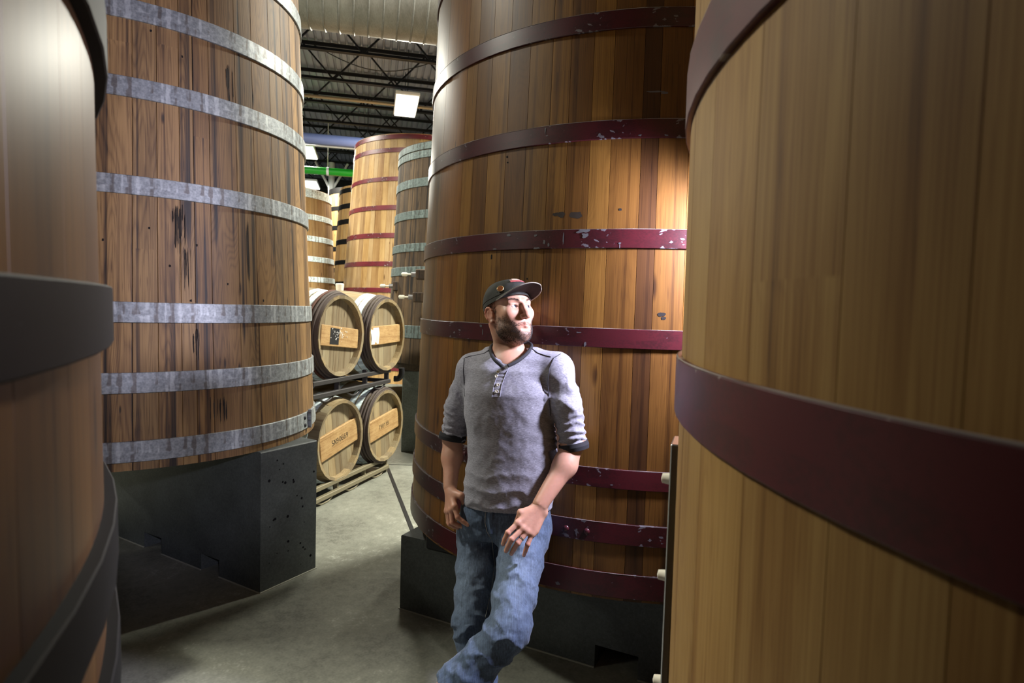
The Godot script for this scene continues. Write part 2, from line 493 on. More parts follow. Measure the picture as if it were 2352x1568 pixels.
# photographer's strobe on a stand in the gap behind the right-hand tank
func strobe(label: String, p: Vector3, aim: Vector3, cone: float, blend: float, e: float) -> void:
	var t := thing("strobe_lamp", label, "lamp", Vector3(p.x, 0, p.z))
	var dir := (aim - p).normalized()
	var bs := basis_to(dir)
	var top := Vector3(0, p.y, 0)
	var s := Soup.new()
	s.lathe([Vector2(0.001, -0.24), Vector2(0.05, -0.24), Vector2(0.055, -0.08), Vector2(0.09, -0.01), Vector2(0.086, -0.01), Vector2(0.05, -0.07)], 28, Transform3D(Basis(bs.x, bs.z, -bs.y), top))
	put("reflector", s.mesh(), M.rubber, t)
	var g := Soup.new()
	g.lathe([Vector2(0.0, 0.0), Vector2(0.08, -0.004), Vector2(0.08, -0.012), Vector2(0.0, -0.012)], 28, Transform3D(Basis(bs.x, bs.z, -bs.y), top))
	put("glowing_bulb_disc", g.mesh(), M.flash, t)
	var st := Soup.new()
	st.tube([Vector3(0, 0.5, 0) - dir * 0.14 * Vector3(1, 0, 1), top - dir * 0.14], [0.014, 0.012], 10)
	put("pole", st.mesh(), M.rubber, t)
	for k in 3:
		var a := TAU * k / 3.0 + 0.4
		var lg := Soup.new()
		lg.tube([Vector3(0, 0.62, 0) - dir * 0.14 * Vector3(1, 0, 1), Vector3(cos(a) * 0.2, 0.01, sin(a) * 0.2) - dir * 0.14 * Vector3(1, 0, 1)], [0.01, 0.01], 8)
		put("leg", lg.mesh(), M.rubber, t)
	var l := SpotLight3D.new()
	l.name = "strobe_light"
	l.light_color = Color(0.90, 0.89, 1.0)
	l.light_energy = e
	l.light_size = 0.075
	l.spot_range = 20.0
	l.spot_attenuation = 2.0
	l.spot_angle = cone
	l.spot_angle_attenuation = blend
	l.shadow_enabled = true
	t.add_child(l)
	l.transform = Transform3D(Basis.looking_at(dir), top + dir * 0.02)

# ==================================================================== the hall
func room() -> void:
	var s := Soup.new()
	var hx := Transform3D(Basis(B1, Vector3.UP, -B2), Vector3.ZERO)
	s.box(Vector3(-16, -0.3, -28), Vector3(13, 0, 7), hx)
	tag(put("floor", s.mesh(), M.floor), "", "", "", "structure")
	# floor joints
	var j := Soup.new()
	var j0 := Vector3(-1.013, 0, -5.29); var j1 := Vector3(-0.72, 0, -4.36)
	j.box(Vector3(-0.016, -0.02, -0.6), Vector3(0.016, 0.003, 1.9), Transform3D(basis_to(j1 - j0), j0), 0.002)
	tag(put("trim_1", j.mesh(), M.rubber), "", "", "", "structure")
	var j2 := Soup.new()
	j2.box(Vector3(-0.006, -0.02, -2.5), Vector3(0.006, 0.002, 3.0), Transform3D(basis_to(Vector3(1, 0, 0.02)), Vector3(-0.9, 0, -5.95)), 0.0)
	tag(put("trim_2", j2.mesh(), M.rubber), "", "", "", "structure")
	var w := {"back": [Vector3(-16, 0, -28), Vector3(13, 7.2, -27.8)], "front": [Vector3(-16, 0, 6.8), Vector3(13, 7.2, 7)], "left": [Vector3(-16.2, 0, -28), Vector3(-16, 7.2, 7)], "right": [Vector3(13, 0, -28), Vector3(13.2, 7.2, 7)]}
	for k in w:
		var q := Soup.new()
		q.box(w[k][0], w[k][1], hx)
		tag(put("wall_" + k, q.mesh(), M.wall), "", "", "", "structure")
	# roof: a slab with ribbed deck panels under it
	var top := Soup.new()
	top.box(Vector3(-16.2, 7.0, -28.2), Vector3(13.2, 7.2, 7.2), hx)
	var ceil := put("ceiling", top.mesh(), M.deck)
	tag(ceil, "", "", "", "structure")
	var pan := Soup.new()     # one panel, 0.9 m wide: six ribs
	var x := 0.0
	var prof := []
	for r in 6:
		prof.append_array([Vector2(x, 0.0), Vector2(x + 0.035, 0.0), Vector2(x + 0.047, -0.045), Vector2(x + 0.138, -0.045), Vector2(x + 0.15, 0.0)])
		x += 0.15
	for i in prof.size() - 1:
		var a: Vector2 = prof[i]; var b: Vector2 = prof[i + 1]
		if a == b: continue
		pan.quad(Vector3(a.x, a.y, 0), Vector3(b.x, b.y, 0), Vector3(b.x, b.y, -20.0), Vector3(a.x, a.y, -20.0))
	var pm := pan.mesh()
	for k in 18:
		put("deck_panel", pm, M.deck, ceil, Transform3D(hx.basis, hall(-11.0 + 0.9 * k, 6.99, 7.5)))
	# roof trusses
	for n in 11:
		truss(10.19 + 1.5 * n, n)
	beams_and_pipes(hx)

func truss(b2: float, n: int) -> void:
	var where := ["nearest, in front of the first lamp", "second", "third", "fourth", "fifth", "sixth", "seventh", "eighth", "ninth", "tenth", "farthest"]
	var t := thing("roof_truss", "dark steel roof truss of slim chords and zigzag webs, %s from the big duct" % where[n] if n > 0 else "dark steel roof truss closest behind the big round duct", "truss", hall(0, 0, b2), 0.0, "roof trusses under the deck")
	if n == 10: t.set_meta("label", "dark steel roof truss nearest the far wall")
	var a := -11.0; var b := 4.5
	var yb := 6.19; var yt := 6.86
	for c in [["bottom_chord", yb], ["top_chord", yt]]:
		var s := Soup.new()
		var xf := Transform3D(Basis(B1, Vector3.UP, -B2), Vector3.ZERO)
		for sd in [-1, 1]:
			s.box(Vector3(a, c[1] - 0.03, 0.008 * sd - 0.004), Vector3(b, c[1] + 0.03, 0.008 * sd + 0.004), xf)
			s.box(Vector3(a, c[1] - (0.034 if c[1] < 6.5 else -0.026), 0.03 * sd - 0.022), Vector3(b, c[1] - (0.026 if c[1] < 6.5 else -0.034), 0.03 * sd + 0.022), xf)
		put(c[0], s.mesh(), M.steel_dark, t)
	var px := a + 0.2
	var up := n % 2 == 0
	while px < b - 0.7:
		var p := B1 * px + Vector3(0, yb if up else yt, 0)
		var q := B1 * (px + 0.62) + Vector3(0, yt if up else yb, 0)
		beam("web", p, q, 0.03, 0.03, M.steel_dark, t, 0.0)
		up = not up
		px += 0.62

func pipe(called: String, label: String, cat: String, a: Vector3, b: Vector3, r: float, mat: Material) -> Node3D:
	var t := thing(called, label, cat, a)
	var s := Soup.new()
	s.tube([Vector3.ZERO, b - a], [r, r], 20)
	put("pipe_run", s.mesh(), mat, t)
	return t

func beams_and_pipes(hx: Transform3D) -> void:
	# the big spiral duct
	var D := thing("air_duct", "huge round galvanised air duct with ribbed seams crossing overhead", "duct", hall(-8, 5.30, 7.55))
	var R := 0.5
	var s := Soup.new()
	s.tube([Vector3.ZERO, B1 * 12.5], [R, R], 64)
	put("duct_wall", s.mesh(), M.duct, D)
	var rg := Soup.new()
	rg.lathe([Vector2(R, -0.012), Vector2(R + 0.010, -0.004), Vector2(R + 0.010, 0.004), Vector2(R, 0.012)], 64)
	var rm := rg.mesh()
	var bs := Basis(Vector3.UP, B1, Vector3.UP.cross(B1)) * Basis(Vector3(0, 0, 1), 0.05)
	for k in 62:
		put("duct_seam", rm, M.duct, D, Transform3D(bs, B1 * (1.6 + 0.166 * k)))
	var jg := Soup.new()
	jg.lathe([Vector2(R, -0.05), Vector2(R + 0.01, -0.048), Vector2(R + 0.01, 0.048), Vector2(R, 0.05)], 64)
	put("duct_joint", jg.mesh(), M.duct, D, Transform3D(Basis(Vector3.UP, B1, Vector3.UP.cross(B1)), B1 * 7.05))
	for k in 10:
		var rv := Soup.new()
		var a := -1.9 + 0.1 * k
		rv.lathe([Vector2(0.0, 0.008), Vector2(0.006, 0.005), Vector2(0.008, 0)], 8)
		var up := (Vector3.UP * sin(a) + B2 * -cos(a)).normalized()
		put("duct_screw", rv.mesh(), M.steel_dark, D, Transform3D(Basis(B1, up, B1.cross(up)), B1 * 7.05 + up * (R + 0.01)))
	# pipes down the hall's width
	var bl := pipe("blue_pipe", "thick blue pipe running across under the roof trusses", "pipe", hall(-8.0, EYE + 3.80, 14.9), hall(4.0, EYE + 3.80, 14.9), 0.125, M.pipe_blue)
	var gr := pipe("green_pipe", "bright green pipe hung across behind the pale red-hooped tank", "pipe", hall(-9.0, EYE + 3.37, 16.3), hall(3.0, EYE + 3.37, 16.3), 0.095, M.pipe_green)
	for k in 4:
		var o := B1 * (1.2 + 2.2 * k)
		beam("hanger_rod", o + Vector3(0, 0.09, 0), o + Vector3(0, 1.4, 0), 0.02, 0.02, M.white_paint, gr, 0.0)
		var cl := Soup.new()
		cl.lathe([Vector2(0.097, -0.03), Vector2(0.108, -0.03), Vector2(0.108, 0.03), Vector2(0.097, 0.03)], 20)
		put("clamp", cl.mesh(), M.white_paint, gr, Transform3D(Basis(Vector3.UP, B1, Vector3.UP.cross(B1)), o))
		beam("hanger_rod", o + Vector3(0, 0.12, 0), o + Vector3(0, 0.9, 0), 0.016, 0.016, M.steel_dark, bl, 0.0)
	pipe("beige_pipe", "slim beige pipe running along the truss bottoms", "pipe", hall(-8.0, EYE + 4.50, 14.05), hall(4.0, EYE + 4.50, 14.05), 0.035, M.pipe_beige)
	pipe("white_pipe", "white pipe running across just over the small pale-hooped tank", "pipe", hall(-10.0, EYE + 3.2, 19.9), hall(-1.0, EYE + 3.2, 19.9), 0.06, M.white_paint)
	pipe("grey_conduit", "thin grey conduit above the green pipe", "pipe", hall(-10.0, EYE + 3.9, 15.9), hall(3.0, EYE + 3.9, 15.9), 0.022, M.white_paint)
	pipe("pale_conduit", "thin pale conduit under the blue pipe", "pipe", hall(-10.0, EYE + 4.72, 18.2), hall(3.0, EYE + 4.72, 18.2), 0.028, M.white_paint)
	# the pale column with its two braces
	var c := at_plan(-5.95, -EYE, 19.6)
	var col := thing("steel_column", "pale steel column with two slanting braces between the far tanks", "column", c)
	var cs := Soup.new()
	cs.tube([Vector3.ZERO, Vector3(0, 6.1, 0)], [0.1, 0.1], 16)
	put("post", cs.mesh(), M.white_paint, col)
	for sg in [-1.0, 1.0]:
		var br := Soup.new()
		br.tube([Vector3(0, 5.2, 0), Vector3(0, 6.1, 0) + B1 * sg * 0.5], [0.04, 0.04], 10)
		put("brace", br.mesh(), M.white_paint, col)
	# a loose cable swagged under the deck
	var cb := Soup.new()
	var pts := []
	var rd := []
	for i in 15:
		var u := i / 14.0
		pts.append(hall(-1.2 + 2.4 * u, 6.45 - 0.35 * sin(PI * u), 12.2))
		rd.append(0.009)
	cb.tube(pts, rd, 6)
	tag(put("cable", cb.mesh(), M.rubber), "loose dark cable swagged under the roof deck above the lamp", "cable")

# ==================================================================== the big wooden tanks
# one stave: local to the tank, heights y0..y1, radius linear in height
func stave_mesh(ra: float, rb: float, y0: float, y1: float, a0: float, a1: float, uoff: float, voff: float, gap: float, dep: float) -> ArrayMesh:
	var s := Soup.new()
	var n := 3
	var cols := [[a0, -dep, a0 - 0.9]]
	for i in n + 1:
		var t := i / float(n)
		cols.append([lerpf(a0 + gap / ra, a1 - gap / ra, t), 0.0, null])
	cols.append([a1, -dep, null])
	var pt := func(a: float, r: float, y: float) -> Vector3: return Vector3(sin(a) * r, y, cos(a) * r)
	var um := 1.0 / 1.2
	for i in cols.size() - 1:
		var p: Array = cols[i]; var q: Array = cols[i + 1]
		var A: Vector3 = pt.call(p[0], ra + p[1], y0); var Bq: Vector3 = pt.call(q[0], ra + q[1], y0)
		var C: Vector3 = pt.call(q[0], rb + q[1], y1); var D: Vector3 = pt.call(p[0], rb + p[1], y1)
		var u0: float = uoff + (p[0] - a0) * ra * um; var u1: float = uoff + (q[0] - a0) * ra * um
		var v0 := voff; var v1 := voff - (y1 - y0) / 4.0
		var na := Vector3(sin(p[0]), 0, cos(p[0])); var nb := Vector3(sin(q[0]), 0, cos(q[0]))
		if i == 0 or i == cols.size() - 2:
			s.quad(A, D, C, Bq, Vector2(u0, v0), Vector2(u0, v1), Vector2(u1, v1), Vector2(u1, v0))
		else:
			s.quad_n(A, D, C, Bq, na, na, nb, nb, Vector2(u0, v0), Vector2(u0, v1), Vector2(u1, v1), Vector2(u1, v0))
	var th := 0.055
	for e in [[ra, y0, -1.0], [rb, y1, 1.0]]:
		var A: Vector3 = pt.call(a0, e[0] - dep, e[1]); var Bq: Vector3 = pt.call(a1, e[0] - dep, e[1])
		var A2: Vector3 = pt.call(a0, e[0] - th, e[1]); var B2q: Vector3 = pt.call(a1, e[0] - th, e[1])
		var m1: Vector3 = pt.call(lerpf(a0, a1, 0.1), e[0], e[1]); var m2: Vector3 = pt.call(lerpf(a0, a1, 0.9), e[0], e[1])
		var us := [Vector2(uoff, voff), Vector2(uoff + 0.1, voff), Vector2(uoff + 0.1, voff + 0.02), Vector2(uoff, voff + 0.02)]
		if e[2] < 0:
			s.quad(A2, A, Bq, B2q, us[0], us[1], us[2], us[3])
			s.quad(A, m1, m2, Bq, us[0], us[1], us[2], us[3])
		else:
			s.quad(A2, B2q, Bq, A, us[0], us[1], us[2], us[3])
			s.quad(A, Bq, m2, m1, us[0], us[1], us[2], us[3])
	var I0: Vector3 = pt.call(a0, ra - th, y0); var I1: Vector3 = pt.call(a1, ra - th, y0); var I2: Vector3 = pt.call(a1, rb - th, y1); var I3: Vector3 = pt.call(a0, rb - th, y1)
	s.quad(I1, I2, I3, I0, Vector2(0, 0), Vector2(0, 1), Vector2(0.1, 1), Vector2(0.1, 0))
	return s.mesh()

func hoop_mesh(rlo: float, rhi: float, ylo: float, yhi: float, th: float, uoff: float, sides := 96) -> ArrayMesh:
	var s := Soup.new()
	var c := 0.002
	var sl := (rhi - rlo) / (yhi - ylo)
	var prof := [Vector2(rlo - 0.004, ylo), Vector2(rlo + th - c, ylo), Vector2(rlo + th, ylo + c), Vector2(rhi + th, yhi - c), Vector2(rhi + th - c, yhi), Vector2(rhi - 0.004, yhi)]
	var vv := [0.0, 0.01, 0.03, 0.97, 0.99, 1.0]
	for i in 5:
		var p: Vector2 = prof[i]; var q: Vector2 = prof[i + 1]
		var dn := Vector2(q.y - p.y, p.x - q.x).normalized()
		for k in sides:
			var a0 := TAU * k / sides; var a1 := TAU * (k + 1) / sides
			var d0 := Vector3(sin(a0), 0, cos(a0)); var d1 := Vector3(sin(a1), 0, cos(a1))
			var u0 := uoff + a0 * rlo / 1.6; var u1 := uoff + a1 * rlo / 1.6
			s.quad_n(d0 * p.x + Vector3(0, p.y, 0), d0 * q.x + Vector3(0, q.y, 0), d1 * q.x + Vector3(0, q.y, 0), d1 * p.x + Vector3(0, p.y, 0),
				d0 * dn.x + Vector3(0, dn.y, 0), d0 * dn.x + Vector3(0, dn.y, 0), d1 * dn.x + Vector3(0, dn.y, 0), d1 * dn.x + Vector3(0, dn.y, 0),
				Vector2(u0, 1 - vv[i]), Vector2(u0, 1 - vv[i + 1]), Vector2(u1, 1 - vv[i + 1]), Vector2(u1, 1 - vv[i]))
	return s.mesh()

func disc(r: float, y: float, up: bool) -> ArrayMesh:
	var s := Soup.new()
	for k in 48:
		var a := TAU * k / 48; var b := TAU * (k + 1) / 48
		var A := Vector3(sin(a) * r, y, cos(a) * r); var Bq := Vector3(sin(b) * r, y, cos(b) * r)
		if up: s.tri(Vector3(0, y, 0), Bq, A, Vector2.ZERO, Vector2(Bq.x, Bq.z), Vector2(A.x, A.z))
		else: s.tri(Vector3(0, y, 0), A, Bq, Vector2.ZERO, Vector2(A.x, A.z), Vector2(Bq.x, Bq.z))
	return s.mesh()

# q: x, d, r (at eye height), k (radius per metre of height), lo, hi (relative to the eye), hoops [[lo, hi]], wood (materials), hoop, angles (stave joints), width, seed
func tank(called: String, label: String, q: Dictionary) -> Node3D:
	var lo: float = q.lo; var hi: float = q.hi; var r: float = q.r; var k: float = q.k
	var t := thing(called, label, "tank", at_plan(q.x, lo, q.d), 0.0, "tall wooden tanks")
	var rg := RandomNumberGenerator.new(); rg.seed = q.seed
	var joints: Array = q.get("angles", []).duplicate()
	if joints.is_empty(): joints = [0.0]
	var end: float = joints[0] + TAU
	while joints[-1] < end:
		joints.append(joints[-1] + q.width / r * rg.randf_range(0.7, 1.3))
	joints.pop_back()
	if end - joints[-1] < 0.4 * q.width / r: joints.pop_back()
	joints.append(end)
	var mats: Array = q.wood
	var last := -1
	var H := hi - lo
	for i in joints.size() - 1:
		var m := rg.randi() % mats.size()
		if m == last: m = (m + 1) % mats.size()
		last = m
		var mat: Material = mats[m]
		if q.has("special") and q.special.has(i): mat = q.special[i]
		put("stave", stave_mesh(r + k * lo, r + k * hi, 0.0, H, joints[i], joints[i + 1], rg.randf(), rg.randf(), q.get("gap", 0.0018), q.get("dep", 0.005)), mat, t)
	for h in q.hoops:
		var mt: Material = q.hoop
		var ho := put("hoop", hoop_mesh(r + k * h[0], r + k * h[1], h[0] - lo, h[1] - lo, q.get("thick", 0.009), rg.randf()), mt, t)
		if q.get("worn", false):      # paint worn off along the upper edge
			var pts := []; var rd := []
			for i in 97:
				var a := TAU * i / 96.0
				pts.append(Vector3(sin(a), 0, cos(a)) * (r + k * h[1] + q.get("thick", 0.009) - 0.0012) + Vector3(0, h[1] - lo + 0.0002, 0))
				rd.append(0.0011 + 0.0009 * sin(a * 9.0) * sin(a * 23.0 + h[0] * 9.0))
			var ws := Soup.new()
			ws.tube(pts, rd, 5, false)
			put("worn_edge", ws.mesh(), M.worn, ho)
	put("tank_bottom", disc(r + k * lo - 0.03, 0.06, false), mats[0], t)
	put("tank_top", disc(r + k * hi - 0.03, H - 0.06, true), mats[0], t)
	if q.get("legs", false):
		for i in 6:
			var a := TAU * i / 6.0 + 0.3
			var ls := Soup.new()
			var c := Vector3(sin(a), 0, cos(a)) * (r + k * lo - 0.16)
			ls.box(Vector3(-0.1, -(EYE + lo), -0.1), Vector3(0.1, 0.0, 0.1), Transform3D(Basis(Vector3.UP, a), c), 0.006)
			put("stand_leg", ls.mesh(), M.plinth, t)
	return t

# where the line of sight through a pixel of the photograph meets a tank: [angle, height]
func tank_hit(q: Dictionary, u: float, v: float) -> Array:
	var p := px(u, v, 1.0) - Vector3(0, EYE, 0)
	var dx := p.x; var dy := p.y; var dz := -p.z
	var a: float = dx * dx + dz * dz - pow(q.k * dy, 2)
	var b: float = -2.0 * (dx * q.x + dz * q.d + q.r * q.k * dy)
	var c: float = q.x * q.x + q.d * q.d - q.r * q.r
	var t := (-b - sqrt(maxf(b * b - 4 * a * c, 0))) / (2 * a)
	return [atan2(dx * t - q.x, -(dz * t - q.d)), dy * t]

# an irregular flake lying on the tank; hw, hh half width and height in metres
func flake(called: String, t: Node3D, q: Dictionary, ang: float, h: float, hw: float, hh: float, lift: float, mat: Material, sd: int, rough := 0.4) -> void:
	var rg := RandomNumberGenerator.new(); rg.seed = sd
	var n := 18
	var s := Soup.new()
	var pt := func(x: float, y: float) -> Vector3:
		var rr: float = q.r + q.k * (h + y) + lift
		var a := ang + x / rr
		return Vector3(sin(a) * rr, h + y - q.lo, cos(a) * rr)
	var ring := []
	for i in n:
		var a := TAU * i / n
		var m := 1.0 - rough * rg.randf()
		var cx := signf(cos(a)) * pow(absf(cos(a)), 0.7) * hw * m; var cy := signf(sin(a)) * pow(absf(sin(a)), 0.7) * hh * m
		ring.append(pt.call(cx, cy))
	var c: Vector3 = pt.call(0.0, 0.0)
	for i in n: s.tri(c, ring[(i + 1) % n], ring[i])
	put(called, s.mesh(), mat, t)

func rivet_on(t: Node3D, q: Dictionary, ang: float, h: float, th: float, mat: Material, rad := 0.014) -> void:
	var s := Soup.new()
	s.lathe([Vector2(0.0, rad * 0.6), Vector2(rad * 0.5, rad * 0.52), Vector2(rad * 0.85, rad * 0.28), Vector2(rad, 0)], 14)
	var d := Vector3(sin(ang), 0, cos(ang))
	var rr: float = q.r + q.k * h + th
	put("rivet", s.mesh(), mat, t, Transform3D(Basis(Vector3.UP.cross(d) * -1, d, Vector3.UP), d * rr + Vector3(0, h - q.lo, 0)))

func tanks() -> void:
	# the grey-hooped oak tank at the left
	var A := {"x": -2.2834, "d": 3.6808, "r": 0.988, "k": -0.0468, "lo": -0.81, "hi": 3.0, "wood": M.oak, "hoop": M.zinc, "width": 0.13, "seed": 3,
		"angles": [0.5304, 0.6346, 0.7349, 0.8009, 0.8816, 1.0314, 1.1458, 1.2876, 1.413, 1.5341, 1.6609], "thick": 0.012,
		"hoops": [[-0.769, -0.671], [-0.446, -0.349], [-0.115, -0.018], [0.482, 0.57], [0.932, 1.025], [1.292, 1.385], [1.70, 1.79], [2.15, 2.24], [2.7, 2.79]]}
	var ta := tank("oak_tank", "weathered brown oak tank with broad grey galvanised hoops, on a dark concrete plinth", A)
	# dark run-down streaks under the hoops, in pixels of the photograph: [x, y from, y to, spread, count]
	var sg := RandomNumberGenerator.new(); sg.seed = 12
	for e in [[410, 465, 600, 13, 16], [425, 560, 690, 12, 10], [566, 500, 690, 8, 9], [452, 750, 845, 8, 8], [523, 140, 260, 9, 9], [508, 905, 985, 16, 14], [690, 300, 470, 5, 5], [300, 700, 735, 3, 2]]:
		for i in e[4]:
			var x: float = e[0] + sg.randfn() * e[3] * 0.5
			var y0: float = e[1] + sg.randf() * 12.0; var y1: float = lerpf(e[1], e[2], sg.randf_range(0.3, 1.0))
			var h0 := tank_hit(A, x, y0); var h1 := tank_hit(A, x, y1)
			flake("stain", ta, A, h0[0], (h0[1] + h1[1]) * 0.5, sg.randf_range(0.0012, 0.0045), absf(h0[1] - h1[1]) * 0.5, 0.0007, M.smudge if sg.randf() < 0.6 else M.smudge_dark, sg.randi(), 0.5)
	for e in [[342, 523], [452, 563], [390, 610], [523, 652], [236, 550], [438, 690], [346, 70], [418, 130], [605, 690]]:
		var k0 := tank_hit(A, e[0], e[1])
		flake("knot", ta, A, k0[0], k0[1], 0.006, 0.008, 0.0008, M.smudge_dark, e[0], 0.5)
	# lug of the bottom hoop with its bolts
	var ls := Soup.new()
	var la := 1.60
	var ld := Vector3(sin(la), 0, cos(la))
	ls.box(Vector3(-0.010, -0.05, -0.004), Vector3(0.010, 0.065, 0.018), Transform3D(Basis(ld.cross(Vector3.UP) * -1, Vector3.UP, ld), ld * 1.036 + Vector3(0, 0.09, 0)), 0.003)
	put("hoop_lug", ls.mesh(), M.zinc, ta)
	for yy in [-0.745, -0.70]:
		rivet_on(ta, A, la - 0.06, yy, 0.012, M.steel_dark, 0.013)
	# the red-hooped tank the man leans on
	var C := {"x": 0.6714, "d": 3.4645, "r": 1.176, "k": -0.0334, "lo": -1.112, "hi": 3.0, "wood": M.gold, "hoop": M.maroon, "width": 0.12, "seed": 8, "gap": 0.0009, "dep": 0.003, "worn": true,
		"angles": [-1.3134, -1.1095, -0.9186, -0.8476, -0.7639, -0.674, -0.5851, -0.4947, -0.4254, -0.3447, -0.2747, -0.1758, -0.1201],
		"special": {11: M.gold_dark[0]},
		"hoops": [[-1.10, -1.007], [-0.893, -0.813], [-0.679, -0.604], [-0.138, -0.064], [0.245, 0.318], [0.662, 0.733], [1.078, 1.149], [1.54, 1.61], [2.05, 2.12], [2.6, 2.67]]}
	var tc := tank("oak_tank", "varnished golden oak tank with maroon hoops that the man leans against", C)
	for a in [[-0.368, -0.855], [-0.300, -0.855], [-0.80, -0.642]]:
		rivet_on(tc, C, a[0], a[1], 0.009, M.maroon_plain, 0.012)
	# marks on the staves and chipped paint on the hoops, in pixels of the photograph: [x, y, half width, half height]
	for e in [[1322, 494, 18, 8, 0], [1290, 493, 9, 7, 0], [1278, 492, 10, 4, 0], [1519, 722, 10, 5, 1], [1524, 731, 6, 4, 1], [1425, 481, 4, 3, 1], [1129, 590, 3, 7, 1], [1506, 210, 22, 2, 2], [1527, 213, 8, 3, 2], [1211, 640, 2, 3, 1], [1165, 360, 3, 3, 1], [1166, 373, 3, 2, 1]]:
		var m := tank_hit(C, e[0], e[1])
		flake(["mark", "knot", "scratch"][e[4]], tc, C, m[0], m[1], e[2] / 560.0, e[3] / 560.0, 0.0008, [M.smudge, M.smudge_dark, M.primer][e[4]], int(e[0]), 0.3)
	for e in [[1172, 540, 12, 4], [1232, 541, 7, 4], [1252, 556, 4, 8], [1262, 563, 4, 7], [1296, 548, 2.5, 20], [1340, 531, 22, 7], [1345, 541, 12, 8], [1424, 559, 4, 3], [1424, 565, 1.5, 7], [1140, 572, 12, 2], [1235, 570, 14, 3], [1258, 313, 4, 2], [1378, 310, 5, 3], [1470, 312, 6, 3], [1530, 312, 6, 3], [1255, 300, 2, 12], [1108, 748, 6, 5], [1112, 762, 2, 12], [1330, 763, 10, 2], [1345, 790, 4, 8], [1325, 1220, 5, 12], [1283, 1337, 9, 5], [1405, 1112, 5, 2], [1215, 92, 4, 2]]:
		var m := tank_hit(C, e[0], e[1])
		flake("paint_chip", tc, C, m[0], m[1], e[2] / 700.0, e[3] / 700.0, 0.0098, M.primer, int(e[0] + e[1]), 0.55)
	# close tanks at both edges
	var R := {"x": 1.434, "d": 0.691, "r": 1.192, "k": 0.004, "lo": -1.1, "hi": 2.4, "wood": M.near, "hoop": M.maroon_near, "width": 0.12, "seed": 15, "legs": true, "worn": true, "gap": 0.0005, "dep": 0.0012,
		"hoops": [[-0.9, -0.81], [-0.159, -0.068], [0.299, 0.39], [0.8, 0.89], [1.3, 1.39], [1.9, 1.99]]}
	var tr := tank("oak_tank", "closest golden wooden tank with a broad chipped maroon hoop, cut off by the photo's edge", R)
	var da := deg_to_rad(-109.0)      # edge of the hatch frame, seen end-on
	var dd := Vector3(sin(da), 0, cos(da))
	var fs := Soup.new()
	fs.box(Vector3(-0.05, 0.1, 0.0), Vector3(0.03, 0.87, 0.014), Transform3D(Basis(dd.cross(Vector3.UP) * -1, Vector3.UP, dd), dd * 1.19), 0.002)
	put("hatch_frame", fs.mesh(), M.steel, tr)
	for yy in [0.2, 0.42, 0.62, 0.80]:
		var bs := Soup.new()
		bs.lathe([Vector2(0, 0.016), Vector2(0.009, 0.014), Vector2(0.011, 0.0)], 8)
		put("bolt", bs.mesh(), M.plastic_white, tr, Transform3D(Basis(dd.cross(Vector3.UP) * -1, dd, Vector3.UP), dd * 1.204 + Vector3(0, yy, 0)))
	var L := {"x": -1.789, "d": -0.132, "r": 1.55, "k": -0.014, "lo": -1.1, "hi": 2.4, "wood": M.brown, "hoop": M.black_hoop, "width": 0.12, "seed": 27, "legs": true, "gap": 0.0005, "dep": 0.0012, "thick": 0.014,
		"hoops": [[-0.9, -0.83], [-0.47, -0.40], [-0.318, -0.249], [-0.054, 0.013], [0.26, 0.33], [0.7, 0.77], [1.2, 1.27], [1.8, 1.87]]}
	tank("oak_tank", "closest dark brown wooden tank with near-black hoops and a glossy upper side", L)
	# tanks down the hall
	var D := {"x": -1.62, "d": 10.6, "r": 1.337, "k": -0.069, "lo": -1.2, "hi": 2.66, "wood": M.pale, "hoop": M.red_hoop, "width": 0.13, "seed": 31, "legs": true,
		"hoops": [[-1.0, -0.92], [-0.45, -0.37], [0.198, 0.272], [0.605, 0.68], [1.044, 1.12], [1.478, 1.55], [1.925, 1.99], [2.37, 2.44], [2.577, 2.648]]}
	var td := tank("oak_tank", "tall pale yellow wooden tank with red hoops standing down the hall", D)
	var ts := Soup.new()
	ts.box(Vector3(-0.05, 0, -0.05), Vector3(0.05, 0.16, 0.05), Transform3D(Basis.IDENTITY, Vector3(0.15, 3.8, 0.5)), 0.006)
	put("wooden_bung", ts.mesh(), M.gold[4], td)
	var E := {"x": -0.465, "d": 7.0, "r": 0.945, "k": -0.046, "lo": -0.6, "hi": 1.69, "wood": M.grey_oak, "hoop": M.zinc_green, "width": 0.11, "seed": 44,
		"hoops": [[-0.33, -0.2], [0.32, 0.41], [0.567, 0.65], [0.905, 0.99], [1.232, 1.32], [1.527, 1.60], [1.61, 1.68]]}
	var te := tank("oak_tank", "dark grey weathered tank with grey-green hoops and screw clamps, behind the barrels", E)
	clamps(te)
	for p in [[-0.62, 0.42], [-0.25, 0.85], [0.45, 0.8], [-0.5, -0.6], [0.5, -0.5]]:
		var ps := Soup.new()
		ps.box(Vector3(-0.09, -(EYE - 0.6), -0.09), Vector3(0.09, -0.1, 0.09), Transform3D(Basis.IDENTITY, Vector3(p[0], 0, p[1])), 0.006)
		put("stand_leg", ps.mesh(), M.stand_grey, te)
	var bs2 := Soup.new()
	bs2.lathe([Vector2(0.5, -0.07), Vector2(0.95, -0.07), Vector2(0.95, -0.005), Vector2(0.5, -0.005)], 40)
	put("stand_ring", bs2.mesh(), M.grey_oak[1], te)
	var F := {"x": -4.09, "d": 10.35, "r": 1.0, "k": -0.054, "lo": -0.9, "hi": 1.85, "wood": M.tan_oak, "hoop": M.zinc_pale, "width": 0.13, "seed": 52, "legs": true,
		"hoops": [[-0.5, -0.42], [0.0, 0.08], [0.345, 0.43], [0.674, 0.76], [1.002, 1.09], [1.35, 1.44], [1.705, 1.775], [1.775, 1.84]]}
	tank("oak_tank", "small tan wooden tank with whitish hoops peeping out beside the big grey-hooped tank", F)
